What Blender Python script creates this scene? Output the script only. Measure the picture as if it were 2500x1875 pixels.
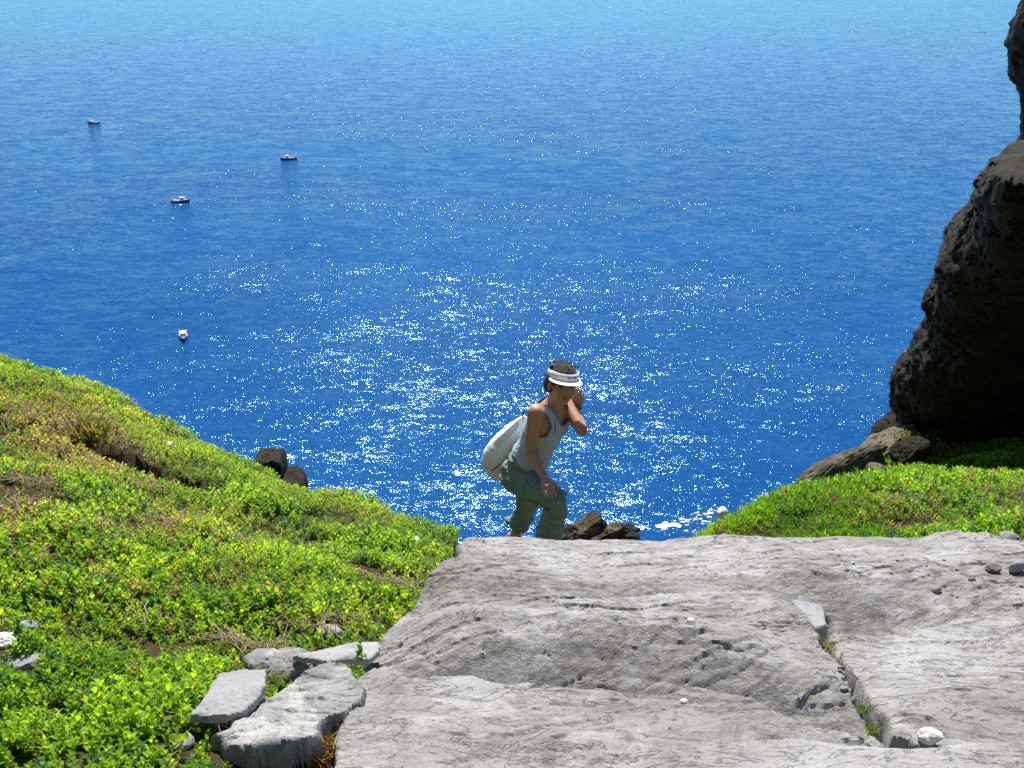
import bpy, math, random
import numpy as np
from mathutils import Vector, Matrix, Euler

sc = bpy.context.scene
R = math.radians
for o in list(bpy.data.objects):
    bpy.data.objects.remove(o)

# ------------------------------------------------------------------ camera
PITCH = R(22.5)                 # looking down on the sea
CAMZ = 1.5                      # eye height above the ground the photographer stands on
SEA = -127.0                    # sea level, far below the cliff
FPX = 1250.0 / math.tan(R(26))  # focal length in photo pixels (2500 wide)
cam = bpy.data.cameras.new('camera')
cam.lens = 18.0 / math.tan(R(26)); cam.sensor_width = 36.0
cam.clip_start = 0.05; cam.clip_end = 200000.0
camo = bpy.data.objects.new('camera', cam)
sc.collection.objects.link(camo)
camo.location = (0, 0, CAMZ); camo.rotation_euler = (R(90) - PITCH, 0, 0)
sc.camera = camo

# ------------------------------------------------------------------ light
SUN_EL, SUN_AZ = R(53), R(-1.5)   # high sun straight ahead, a touch to the left (azimuth from +Y, positive to +X)
world = bpy.data.worlds.new('World'); sc.world = world
world.use_nodes = True
nt = world.node_tree
bg = nt.nodes['Background']
sky = nt.nodes.new('ShaderNodeTexSky')
sky.sky_type = 'NISHITA'; sky.sun_disc = False
sky.sun_elevation = SUN_EL; sky.sun_rotation = SUN_AZ
sky.altitude = 100; sky.air_density = 1.0; sky.dust_density = 0.0; sky.ozone_density = 6.0
nt.links.new(sky.outputs[0], bg.inputs[0])
bg.inputs[1].default_value = 0.085
sun = bpy.data.lights.new('sun', 'SUN')
sun.energy = 5.0; sun.angle = R(0.53); sun.color = (1.0, 0.955, 0.88)
suno = bpy.data.objects.new('sun', sun); sc.collection.objects.link(suno)
SUN_DIR = Vector((math.sin(SUN_AZ) * math.cos(SUN_EL), math.cos(SUN_AZ) * math.cos(SUN_EL), math.sin(SUN_EL)))
suno.rotation_euler = SUN_DIR.to_track_quat('Z', 'Y').to_euler()

sc.view_settings.view_transform = 'Standard'
sc.view_settings.look = 'None'
sc.view_settings.exposure = 0.66
sc.view_settings.gamma = 1.0
sc.view_settings.use_curve_mapping = False
sc.cycles.use_denoising = False
sc.cycles.max_bounces = 6; sc.cycles.diffuse_bounces = 3; sc.cycles.glossy_bounces = 2
sc.cycles.transmission_bounces = 3; sc.cycles.transparent_max_bounces = 6
sc.cycles.sample_clamp_indirect = 4.0
sc.cycles.sample_clamp_direct = 0.0

# ------------------------------------------------------------------ helpers
rng = np.random.default_rng(7)
random.seed(7)
CP, SP = math.cos(PITCH), math.sin(PITCH)

def pix(u, v, y):
    """world point seen at photo pixel (u, v) that lies at horizontal distance y in front of the camera"""
    a = (u - 1250.0) / FPX; b = (937.5 - v) / FPX
    t = y / (CP + b * SP)
    return np.array((a * t, y, CAMZ + (-SP + b * CP) * t))

def pix_z(u, v, z):
    a = (u - 1250.0) / FPX; b = (937.5 - v) / FPX
    t = (z - CAMZ) / (-SP + b * CP)
    return np.array((a * t, (CP + b * SP) * t, z))

def pix_plane(u, v, z0, y0, sy, sx=0.0):
    """intersection of the pixel's ray with z = z0 - sy*(y-y0) + sx*x"""
    a = (u - 1250.0) / FPX; b = (937.5 - v) / FPX
    dx, dy, dz = a, CP + b * SP, -SP + b * CP
    t = (z0 + sy * y0 - CAMZ) / (dz + sy * dy - sx * dx)
    return np.array((dx * t, dy * t))

def _hash(ix, iy, iz, seed):
    h = (ix.astype(np.uint32) * np.uint32(374761393) + iy.astype(np.uint32) * np.uint32(668265263)
         + iz.astype(np.uint32) * np.uint32(2147483647) + np.uint32((seed * 974634773 + 12345) & 0xffffffff))
    h = (h ^ (h >> np.uint32(13))) * np.uint32(1274126177)
    h = (h ^ (h >> np.uint32(16))) * np.uint32(2246822519)
    return (h ^ (h >> np.uint32(15)))

_G = np.array([[1,1,0],[-1,1,0],[1,-1,0],[-1,-1,0],[1,0,1],[-1,0,1],[1,0,-1],[-1,0,-1],
               [0,1,1],[0,-1,1],[0,1,-1],[0,-1,-1],[1,1,0],[-1,1,0],[0,-1,1],[0,-1,-1]], dtype=np.float64)

def noise3(x, y, z, seed=0):
    x = np.asarray(x, float); y = np.asarray(y, float) + 0 * x; z = np.asarray(z, float) + 0 * x
    fx, fy, fz = np.floor(x), np.floor(y), np.floor(z)
    ix, iy, iz = fx.astype(np.int64), fy.astype(np.int64), fz.astype(np.int64)
    x = x - fx; y = y - fy; z = z - fz
    u = x*x*x*(x*(x*6-15)+10); v = y*y*y*(y*(y*6-15)+10); w = z*z*z*(z*(z*6-15)+10)
    out = 0.0
    for di in (0, 1):
        for dj in (0, 1):
            for dk in (0, 1):
                g = _G[_hash((ix+di) & 0xffffffff, (iy+dj) & 0xffffffff, (iz+dk) & 0xffffffff, seed) & np.uint32(15)]
                d = g[..., 0]*(x-di) + g[..., 1]*(y-dj) + g[..., 2]*(z-dk)
                out = out + d * (u if di else 1-u) * (v if dj else 1-v) * (w if dk else 1-w)
    return out

def fbm(x, y, z=0.0, octv=4, seed=0, gain=0.5, lac=2.03):
    a, f, s = 1.0, 1.0, 0.0
    for i in range(octv):
        s = s + a * noise3(np.asarray(x)*f, np.asarray(y)*f, np.asarray(z)*f, seed + i*17)
        a *= gain; f *= lac
    return s

def sstep(a, b, x):
    t = np.clip((x - a) / (b - a), 0, 1)
    return t*t*(3-2*t)

def mesh_from(name, verts, faces, mat=None, smooth=True, cols=None, sharp=None):
    """verts (N,3), faces (M,k) array with one k, or a list of mixed faces"""
    me = bpy.data.meshes.new(name)
    verts = np.ascontiguousarray(verts, dtype=np.float32)
    if isinstance(faces, np.ndarray):
        M, k = faces.shape
        me.vertices.add(len(verts)); me.vertices.foreach_set('co', verts.ravel())
        me.loops.add(M*k); me.loops.foreach_set('vertex_index', np.ascontiguousarray(faces, dtype=np.int32).ravel())
        me.polygons.add(M); me.polygons.foreach_set('loop_start', np.arange(0, M*k, k, dtype=np.int32))
        me.update(calc_edges=True)
    else:
        me.from_pydata([tuple(map(float, v)) for v in verts], [], faces)
    if smooth:
        me.polygons.foreach_set('use_smooth', np.ones(len(me.polygons), dtype=bool))
    if cols is not None:
        at = me.color_attributes.new('Col', 'FLOAT_COLOR', 'POINT')
        c = np.ones((len(verts), 4), dtype=np.float32); c[:, :3] = cols
        at.data.foreach_set('color', c.ravel())
    me.validate(clean_customdata=False)
    if mat: me.materials.append(mat)
    if sharp: me.set_sharp_from_angle(angle=R(sharp))
    return me

def link(name, me, parent=None, loc=None, label=None, cat=None, group=None, kind=None):
    o = bpy.data.objects.new(name, me)
    sc.collection.objects.link(o)
    if loc is not None: o.location = loc
    if parent is not None: o.parent = parent
    if label: o['label'] = label
    if cat: o['category'] = cat
    if group: o['group'] = group
    if kind: o['kind'] = kind
    return o

def grid_faces(nx, ny):
    i = np.arange(nx*ny).reshape(ny, nx)
    return np.stack([i[:-1, :-1].ravel(), i[:-1, 1:].ravel(), i[1:, 1:].ravel(), i[1:, :-1].ravel()], 1)

# ------------------------------------------------------------------ materials
class NB:
    """small node-tree builder"""
    def __init__(s, name):
        s.m = bpy.data.materials.new(name); s.m.use_nodes = True
        s.t = s.m.node_tree; s.t.nodes.clear()
        s.out = s.t.nodes.new('ShaderNodeOutputMaterial')
    def n(s, typ, **kw):
        nd = s.t.nodes.new(typ)
        for k, v in kw.items():
            if k == 'ins':
                for a, b in v.items():
                    if hasattr(b, 'is_output') or isinstance(b, bpy.types.NodeSocket): s.t.links.new(b, nd.inputs[a])
                    else: nd.inputs[a].default_value = b
            else: setattr(nd, k, v)
        return nd
    def math(s, op, a, b=0.0, c=0.0, clamp=False):
        nd = s.n('ShaderNodeMath', operation=op, use_clamp=clamp, ins={0: a, 1: b, 2: c})
        return nd.outputs[0]
    def vmath(s, op, a, b=None):
        ins = {0: a}
        if b is not None: ins[1] = b
        return s.n('ShaderNodeVectorMath', operation=op, ins=ins).outputs[0]
    def scale(s, v, f):
        nd = s.n('ShaderNodeVectorMath', operation='SCALE', ins={0: v}); nd.inputs[3].default_value = 1
        if isinstance(f, bpy.types.NodeSocket): s.t.links.new(f, nd.inputs[3])
        else: nd.inputs[3].default_value = f
        return nd.outputs[0]
    def noise(s, vec, scale, detail=3, rough=0.5, dist=0.0, out='Fac'):
        nd = s.n('ShaderNodeTexNoise', ins={'Vector': vec, 'Scale': scale, 'Detail': detail, 'Roughness': rough, 'Distortion': dist})
        return nd.outputs[out]
    def ramp(s, fac, stops, interp='LINEAR'):
        nd = s.n('ShaderNodeValToRGB', ins={0: fac}); cr = nd.color_ramp; cr.interpolation = interp
        while len(cr.elements) < len(stops): cr.elements.new(0.5)
        for e, (p, c) in zip(cr.elements, stops):
            e.position = p; e.color = (c, c, c, 1) if isinstance(c, (int, float)) else (*c, 1)
        return nd.outputs[0]
    def mix(s, f, a, b, blend='MIX'):
        nd = s.n('ShaderNodeMix', data_type='RGBA', blend_type=blend)
        for i, v in ((0, f), (6, a), (7, b)):
            if isinstance(v, bpy.types.NodeSocket): s.t.links.new(v, nd.inputs[i])
            elif i == 0: nd.inputs[0].default_value = v
            else: nd.inputs[i].default_value = (*v, 1)
        return nd.outputs[2]
    def bump(s, h, strength, dist):
        return s.n('ShaderNodeBump', ins={'Height': h, 'Strength': strength, 'Distance': dist}).outputs[0]
    def bsdf(s, **kw):
        nd = s.n('ShaderNodeBsdfPrincipled')
        for k, v in kw.items():
            k = k.replace('_', ' ')
            if isinstance(v, bpy.types.NodeSocket): s.t.links.new(v, nd.inputs[k])
            elif isinstance(v, tuple) and len(v) == 3 and nd.inputs[k].type == 'RGBA': nd.inputs[k].default_value = (*v, 1)
            else: nd.inputs[k].default_value = v
        return nd.outputs[0]
    def done(s, sh):
        s.t.links.new(sh, s.out.inputs[0]); return s.m
    def pos(s): return s.n('ShaderNodeNewGeometry').outputs['Position']
    def obj(s): return s.n('ShaderNodeTexCoord').outputs['Object']

def plain(name, col, rough=0.6, var=0.12, scale=30.0, **kw):
    b = NB(name)
    f = b.noise(b.obj(), scale, 3)
    lo = tuple(c*(1-var) for c in col); hi = tuple(min(1, c*(1+var)) for c in col)
    return b.done(b.bsdf(Base_Color=b.mix(f, lo, hi), Roughness=rough, **kw))

def water_material():
    b = NB('sea_water')
    p = b.pos()
    def slopes(sx, sy, scale, amp, off, detail=1.0):
        mp = b.n('ShaderNodeMapping', ins={'Vector': p, 'Scale': (sx, sy, 1), 'Rotation': (0, 0, off*0.13 - 0.25), 'Location': (off*13.7, off*7.3, 0)}).outputs[0]
        c = b.noise(mp, scale, detail, 0.55, 0.4, out='Color')
        return b.scale(b.vmath('SUBTRACT', c, (0.5, 0.5, 0.5)), amp)
    # wind: calmer and rougher streaks
    mpw = b.n('ShaderNodeMapping', ins={'Vector': p, 'Scale': (0.55, 1.0, 1), 'Rotation': (0, 0, 0.5)}).outputs[0]
    wind = b.n('ShaderNodeMapRange', ins={0: b.noise(mpw, 0.012, 4, 0.6, 0.6), 1: 0.32, 2: 0.68, 3: 0.68, 4: 1.14}).outputs[0]
    s = slopes(0.7, 1.3, 0.05, 0.28, 1)            # long swell
    s = b.vmath('ADD', s, slopes(0.7, 1.3, 0.22, 0.44, 2))
    s = b.vmath('ADD', s, slopes(0.8, 1.2, 1.0, 0.56, 3))
    s = b.vmath('ADD', s, slopes(1, 1, 4.6, 0.98, 4, 1.0))
    s = b.scale(s, wind)
    s = b.vmath('MULTIPLY', s, (1, 1, 0))
    nrm = b.vmath('NORMALIZE', b.vmath('ADD', s, (0, 0, 1)))
    soft = b.vmath('NORMALIZE', b.vmath('ADD', b.scale(s, 0.5), (0, 0, 1)))
    big = b.noise(mpw, 0.010, 5, 0.6, 0.5)
    col = b.mix(big, (0.0016, 0.035, 0.130), (0.0045, 0.070, 0.225))
    body = b.bsdf(Base_Color=col, Roughness=0.6, Specular_IOR_Level=0.0)
    gl = b.n('ShaderNodeBsdfGlossy', ins={'Color': (0.42, 0.75, 1.0, 1), 'Roughness': 0.115, 'Normal': nrm}).outputs[0]
    fr = b.n('ShaderNodeFresnel', ins={'IOR': 1.42, 'Normal': soft}).outputs[0]
    mx = b.n('ShaderNodeMixShader', ins={0: fr, 1: body, 2: gl})
    return b.done(mx.outputs[0])

# ------------------------------------------------------------------ sea
def make_sea():
    radii = [0, 60, 150, 400, 1000, 3000, 8000, 20000, 60000]
    seg = 96
    v = [(0, 0, SEA)]; f = []
    for r in radii[1:]:
        for k in range(seg):
            a = 2*math.pi*k/seg; v.append((r*math.sin(a), r*math.cos(a), SEA))
    for k in range(seg): f.append((0, 1+(k+1) % seg, 1+k))
    for i in range(len(radii)-2):
        for k in range(seg):
            a = 1+i*seg; c = a+seg
            f.append((a+k, a+(k+1) % seg, c+(k+1) % seg, c+k))
    return link('sea', mesh_from('sea', np.array(v), f, water_material()), kind='structure', label='deep blue sparkling sea far below the cliff')
sea = make_sea()

# ------------------------------------------------------------------ rock and soil materials
def rock_material(name, dark, light, lichen=(0.52, 0.50, 0.46), rust=(0.30, 0.20, 0.12), lic=0.5, scale=1.0, bump=0.5):
    b = NB(name)
    p = b.pos()
    st = b.n('ShaderNodeMapping', ins={'Vector': p, 'Scale': (1.5, 1.1, 1.4), 'Rotation': (0.3, 0.0, 0.35)}).outputs[0]
    st2 = b.n('ShaderNodeMapping', ins={'Vector': p, 'Scale': (0.9, 2.4, 2.0), 'Rotation': (0.2, 0.0, -0.55)}).outputs[0]
    big = b.noise(p, 2.0*scale, 5, 0.6, 0.6)
    mid = b.noise(st, 7*scale, 8, 0.68, 0.9)
    crk = b.noise(st2, 5*scale, 5, 0.6, 1.6)
    fine = b.noise(p, 130*scale, 5, 0.75)
    grit = b.noise(p, 420*scale, 2, 0.6)
    col = b.mix(b.ramp(big, [(0.34, 0.0), (0.66, 1.0)]), dark, light)
    col = b.mix(b.ramp(mid, [(0.40, 0.6), (0.47, 0.0)]), col, tuple(c*0.68 for c in dark))
    col = b.mix(b.ramp(b.noise(p, 3.5*scale, 9, 0.74, 0.5), [(0.525, 0.0), (0.57, lic)]), col, lichen)
    col = b.mix(b.ramp(b.noise(p, 4.1*scale, 8, 0.75, 1.0), [(0.60, 0.0), (0.74, 0.4)]), col, rust)
    col = b.mix(b.ramp(crk, [(0.492, 0.0), (0.5, 0.4), (0.508, 0.0)]), col, tuple(c*0.35 for c in dark))
    col = b.mix(b.ramp(fine, [(0.36, 0.65), (0.45, 0.0)]), col, tuple(c*0.5 for c in dark))
    col = b.mix(b.ramp(grit, [(0.60, 0.0), (0.74, 0.45)]), col, tuple(min(0.8, c*1.5) for c in light))
    h = b.math('ADD', b.math('MULTIPLY', mid, 1.2), b.math('ADD', b.math('MULTIPLY', fine, 0.5), b.math('MULTIPLY', grit, 0.10)))
    h = b.math('ADD', h, b.ramp(crk, [(0.485, 0.4), (0.5, 0.0), (0.515, 0.4)]))
    return b.done(b.bsdf(Base_Color=col, Roughness=0.85, Specular_IOR_Level=0.25, Normal=b.bump(h, bump, 0.012/scale)))

M = {}
M['slab'] = rock_material('grey_slab_rock', (0.245, 0.23, 0.208), (0.38, 0.367, 0.348), lichen=(0.48, 0.47, 0.455), lic=0.5, bump=0.9)
M['slate'] = rock_material('smooth_grey_slate', (0.27, 0.265, 0.265), (0.36, 0.355, 0.355), lichen=(0.42, 0.40, 0.36), lic=0.15, bump=0.15)
M['block'] = rock_material('blue_grey_rock', (0.19, 0.19, 0.18), (0.31, 0.31, 0.30), bump=0.5)
M['pale'] = rock_material('pale_quartz_stone', (0.62, 0.58, 0.54), (0.75, 0.72, 0.68), lichen=(0.7, 0.66, 0.6), rust=(0.5, 0.34, 0.24), scale=4, bump=0.4)
M['white'] = rock_material('white_quartz_stone', (0.78, 0.78, 0.78), (0.85, 0.85, 0.85), lichen=(0.8, 0.8, 0.78), rust=(0.6, 0.55, 0.5), lic=0.2, scale=3, bump=0.2)
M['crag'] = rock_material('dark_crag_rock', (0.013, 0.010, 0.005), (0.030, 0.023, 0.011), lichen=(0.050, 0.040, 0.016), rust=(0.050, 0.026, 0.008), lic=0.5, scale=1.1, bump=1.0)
M['outcrop'] = rock_material('brown_outcrop_rock', (0.10, 0.080, 0.050), (0.20, 0.165, 0.115), lichen=(0.34, 0.31, 0.25), rust=(0.17, 0.10, 0.045), lic=0.45, scale=1.4, bump=1.0)

M['crag2'] = rock_material('dark_brown_rock', (0.045, 0.036, 0.022), (0.11, 0.088, 0.055), lichen=(0.22, 0.19, 0.13), rust=(0.12, 0.07, 0.03), lic=0.5, scale=1.6, bump=1.0)

def soil_material():
    b = NB('peaty_soil')
    p = b.pos()
    f = b.noise(p, 14, 6, 0.7)
    col = b.mix(f, (0.030, 0.020, 0.011), (0.12, 0.085, 0.045))
    straw = b.noise(b.n('ShaderNodeMapping', ins={'Vector': p, 'Scale': (9, 60, 30), 'Rotation': (0, 0, 0.6)}).outputs[0], 3, 3, 0.6, 1.5)
    col = b.mix(b.ramp(straw, [(0.58, 0.0), (0.70, 0.6)]), col, (0.26, 0.19, 0.10))
    moss = b.noise(p, 1.4, 4, 0.6)
    col = b.mix(b.ramp(moss, [(0.45, 0.0), (0.6, 0.5)]), col, (0.045, 0.085, 0.014))
    return b.done(b.bsdf(Base_Color=col, Roughness=0.95, Specular_IOR_Level=0.1, Normal=b.bump(b.math('ADD', f, straw), 0.8, 0.02)))
M['soil'] = soil_material()

# ------------------------------------------------------------------ terrain: one height field from the path to the sea
CTRL = []
def cp(u, v, y): CTRL.append(pix(u, v, y))
# left bank: ridge line, then the near face of the bank
for q in [(-260, 790, 6.2), (0, 905, 5.9), (160, 945, 5.6), (280, 1005, 5.4), (400, 1070, 5.2), (560, 1142, 4.95), (700, 1215, 4.7),
          (900, 1268, 4.4), (1040, 1302, 4.15), (1125, 1335, 3.9)]: cp(*q)
for q in [(-200, 1900, 1.5), (0, 1890, 1.55), (300, 1890, 1.58), (560, 1890, 1.62), (0, 1640, 1.98), (300, 1660, 1.98), (560, 1700, 1.98),
          (-300, 1400, 2.5), (0, 1400, 2.55), (350, 1440, 2.5), (650, 1560, 2.32), (850, 1500, 2.62), (700, 1400, 2.85), (300, 1230, 3.4),
          (0, 1140, 3.7), (-300, 1100, 3.9), (700, 1310, 3.55), (950, 1420, 3.05), (1050, 1390, 3.3), (60, 1010, 4.6), (430, 1170, 4.1), (250, 1085, 4.4)]: cp(*q)
# under the big slabs and down the path
CTRL += [np.array(q) for q in [(-0.2, 1.5, -0.10), (0.6, 1.5, -0.12), (1.6, 1.5, -0.12), (0.2, 2.3, -0.36), (1.3, 2.3, -0.36), (0.3, 3.1, -0.62),
         (1.3, 3.1, -0.66), (2.3, 2.2, -0.36), (0.15, 3.6, -1.00), (0.12, 4.3, -1.36), (0.15, 5.0, -1.78), (0.15, 5.7, -2.18), (0.25, 6.5, -2.80), (0.75, 4.3, -1.42), (0.85, 5.2, -2.0), (-0.25, 4.6, -1.62), (-0.3, 5.4, -2.15)]]
# right bank
for q in [(1720, 1320, 4.6), (1860, 1315, 4.35), (2100, 1312, 4.1), (2480, 1305, 3.9), (2640, 1400, 3.3), (2900, 1300, 3.6), (1780, 1290, 5.2), (1880, 1256, 6.0), (1980, 1226, 6.7),
          (2150, 1200, 6.6), (2350, 1205, 6.2), (2500, 1205, 6.0), (2080, 1172, 7.4), (2190, 1120, 8.3), (2320, 1158, 7.5), (2500, 1130, 7.6), (2750, 1060, 7.6), (2360, 1075, 9.2), (2700, 960, 9.4)]: cp(*q)
CTRL += [np.array(q) for q in [(-3, 0, 0.55), (0, 0, 0.0), (3, 0, 0.0), (-6, 3, 0.4), (-7, 7, -0.8), (6, 2, -0.2), (8, 6, -1.0), (8, 10, -2.2), (-4, -3, 1.6), (0, -3, 1.0), (4, -3, 1.2)]]
CTRL = np.array(CTRL)

def _rbf_fit(P, z, lam=2e-4):
    n = len(P)
    d = np.sqrt(((P[:, None] - P[None])**2).sum(-1)) + 1e-9
    K = d*d*np.log(d) + lam*np.eye(n)
    A = np.zeros((n+3, n+3)); A[:n, :n] = K; A[:n, n] = 1; A[:n, n+1:] = P; A[n, :n] = 1; A[n+1:, :n] = P.T
    return np.linalg.solve(A, np.concatenate([z, np.zeros(3)]))
_W = _rbf_fit(CTRL[:, :2], CTRL[:, 2])

def _rbf(x, y):
    out = np.zeros_like(x)
    n = len(CTRL)
    for s in range(0, len(x), 40000):
        X = x[s:s+40000]; Y = y[s:s+40000]
        d2 = (X[:, None]-CTRL[None, :, 0])**2 + (Y[:, None]-CTRL[None, :, 1])**2 + 1e-12
        out[s:s+40000] = (0.5*d2*np.log(d2)) @ _W[:n] + _W[n] + _W[n+1]*X + _W[n+2]*Y
    return out

EDGE = np.array([(-60, 20), (-7, 8.0), (-3.05, 6.0), (-2.2, 5.55), (-1.2, 4.95), (-0.45, 4.5), (-0.2, 5.4), (0.0, 6.5), (0.6, 6.5), (0.95, 5.7), (1.2, 5.6), (1.75, 6.4), (2.3, 7.3),
                 (3.2, 8.6), (4.2, 10.0), (7, 12.0), (60, 30)])
FUR_A, FUR_B = pix(215, 1085, 4.35)[:2], pix(520, 1205, 3.95)[:2]   # a slip in the turf of the left bank

def terrain(x, y):
    x = np.asarray(x, float).ravel(); y = np.asarray(y, float).ravel()
    yb = np.interp(x, EDGE[:, 0], EDGE[:, 1])
    over = np.maximum(y - yb, 0)
    xc = np.clip(x, -7, 8); yc = np.clip(np.minimum(y, yb), -3, 12)
    z = _rbf(xc, yc)
    drop = np.where(over < 0.25, over*over*2.0, 0.125 + (over-0.25)*1.25)
    z = z - np.where(over > 0, drop, 0)
    back = np.maximum(-3 - y, 0); z = z + 0.75*back              # the mountain behind the photographer
    z = z + 0.45*np.maximum(-7 - x, 0)*(y < 20) - 0.3*np.maximum(x - 8, 0)
    # lumps, larger with distance
    amp = 0.02 + 0.05*sstep(4, 10, y) + 0.6*sstep(12, 40, np.hypot(x, y))
    z = z + amp*fbm(x*1.6, y*1.6, 0.0, 4, 3) + 0.012*fbm(x*9, y*9, 0.0, 3, 5)
    z = z + 3.0*sstep(15, 60, np.hypot(x, y))*fbm(x*0.08, y*0.08, 0.0, 4, 9)
    # turf slip: ground beyond the line stands higher, with a steep face towards the path
    d = FUR_B - FUR_A; L = math.hypot(*d); d = d/L; nrm = np.array((-d[1], d[0]))
    if nrm[1] < 0: nrm = -nrm
    al = (x-FUR_A[0])*d[0] + (y-FUR_A[1])*d[1]; ac = (x-FUR_A[0])*nrm[0] + (y-FUR_A[1])*nrm[1]
    ac = ac + 0.06*fbm(x*5, y*5, 0.0, 3, 21)
    m = sstep(-0.12, 0.15, al)*(1-sstep(L-0.05, L+0.15, al))
    z = z - m*0.22*np.where(ac < 0.05, np.exp(-((ac-0.05)/0.13)**2), np.exp(-((ac-0.05)/0.035)**2))
    return z

def make_ground():
    def lines(dense0, dense1, step, lo, hi, g=1.22):
        a = list(np.arange(dense0, dense1, step)); s = step; v = dense1
        while v < hi: a.append(v); s *= g; v += s
        a.append(hi)
        s = step; v = dense0 - step
        pre = []
        while v > lo: pre.append(v); s *= g; v -= s
        pre.append(lo)
        return np.array(pre[::-1] + a)
    xs = lines(-4.2, 5.2, 0.035, -170, 170); ys = lines(1.2, 9.6, 0.035, -90, 190)
    X, Y = np.meshgrid(xs, ys)
    Z = terrain(X, Y).reshape(X.shape)
    global terrain_fast
    def terrain_fast(x, y):
        x = np.asarray(x, float); y = np.asarray(y, float)
        i = np.clip(np.searchsorted(xs, x)-1, 0, len(xs)-2); j = np.clip(np.searchsorted(ys, y)-1, 0, len(ys)-2)
        a = (x-xs[i])/(xs[i+1]-xs[i]); b = (y-ys[j])/(ys[j+1]-ys[j])
        return (Z[j, i]*(1-a)+Z[j, i+1]*a)*(1-b) + (Z[j+1, i]*(1-a)+Z[j+1, i+1]*a)*b
    Z = np.maximum(Z, SEA - 6)
    return link('ground', mesh_from('ground', np.stack([X.ravel(), Y.ravel(), Z.ravel()], 1), grid_faces(len(xs), len(ys)), M['soil']),
                kind='structure', label='peaty brown soil of the sea cliff under the plants')
ground = make_ground()

# ------------------------------------------------------------------ the worn stone steps: big slabs
def poly_dist(px, py, poly):
    """signed distance to a polygon, positive inside"""
    n = len(poly); d = np.full(px.shape, 1e9); ins = np.zeros(px.shape, bool)
    for i in range(n):
        ax, ay = poly[i]; bx, by = poly[(i+1) % n]
        ex, ey = bx-ax, by-ay
        t = np.clip(((px-ax)*ex + (py-ay)*ey)/(ex*ex+ey*ey+1e-12), 0, 1)
        d = np.minimum(d, np.hypot(px-ax-t*ex, py-ay-t*ey))
        c = ((ay > py) != (by > py)) & (px < (bx-ax)*(py-ay)/((by-ay) if by != ay else 1e-12) + ax)
        ins ^= c
    return np.where(ins, d, -d)

def foliation(x, y, ang, freq, seed, warp=0.55):
    w = (y*math.cos(ang) + x*math.sin(ang))*freq + warp*fbm(x*2.2, y*2.2, 0, 3, seed)*2
    s = w - np.floor(w)
    return 1 - s, np.floor(w)

SCARPS = []   # (points in plan, height)
def scarp(pl, h, *pts): SCARPS.append((np.array([pix_plane(u, v, *pl) for u, v in pts]), h*0.38))

def rock_relief(x, y, seed, amp=1.0):
    wx = x + 0.05*fbm(x*3, y*3, 2.0, 3, seed+70); wy = y + 0.05*fbm(x*3, y*3, 7.0, 3, seed+71)
    r = 0.034*fbm(x*1.5, y*2.0, seed*0.37, 3, seed) + 0.010*fbm(wx*4, wy*8, 0.1, 5, seed+40, 0.55)
    # small scarps where the layers of the rock break off, facing up the path
    for ang, fr, a, ms in ((-0.20, 8.0, 0.009, 1.8), (-0.42, 19.0, 0.007, 2.6), (0.12, 33.0, 0.0045, 3.5), (-0.55, 50.0, 0.0035, 3.0)):
        s, k = foliation(x, y, ang, fr, seed+int(fr), 0.35)
        mask = sstep(0.05, 0.35, fbm(x*ms, y*ms*1.6, k*0.31, 3, seed+60+int(fr)))
        r = r + a*(s-0.5)*mask
    # thin dark cracks: grooves along the zero lines of a stretched noise
    for k, (fx, fy, dep) in enumerate(((2.2, 6.5, 0.012), (5.0, 13.0, 0.007))):
        c = fbm(wx*fx + wy*fx*0.6, wy*fy, 1.7+k, 3, seed+80+k)
        mk = sstep(0.12, 0.32, fbm(x*2.1, y*2.6, 4.4+k, 2, seed+85+k))
        r = r - dep*mk*np.exp(-(c/0.018)**2)
    pit = fbm(x*15, y*22, 0.7, 2, seed+90)
    r = r - 0.006*sstep(0.45, 0.62, pit)*sstep(0.05, 0.3, fbm(x*1.5, y*1.5, 3.3, 2, seed+91))
    r = r + 0.0024*fbm(x*45, y*60, 0, 3, seed+95)
    r = r*amp
    jx = x + 0.012*fbm(x*14, y*14, 0.3, 3, 131); jy = y + 0.012*fbm(x*14, y*14, 6.1, 3, 132)
    for P, h in SCARPS:
        lo, hi = P.min(0)-0.15, P.max(0)+0.15
        sel = (x > lo[0]) & (x < hi[0]) & (y > lo[1]) & (y < hi[1])
        if not sel.any(): continue
        X, Y = jx[sel], jy[sel]
        o = np.argsort(P[:, 0]); yl = np.interp(X, P[o, 0], P[o, 1])
        e = sstep(P[:, 0].min()-0.01, P[:, 0].min()+0.03, X)*(1-sstep(P[:, 0].max()-0.03, P[:, 0].max()+0.01, X))
        ac = Y - yl
        r[sel] += h*e*np.where(ac > 0, np.exp(-ac/0.05), -0.25*np.exp(ac/0.02))
    return r

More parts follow.
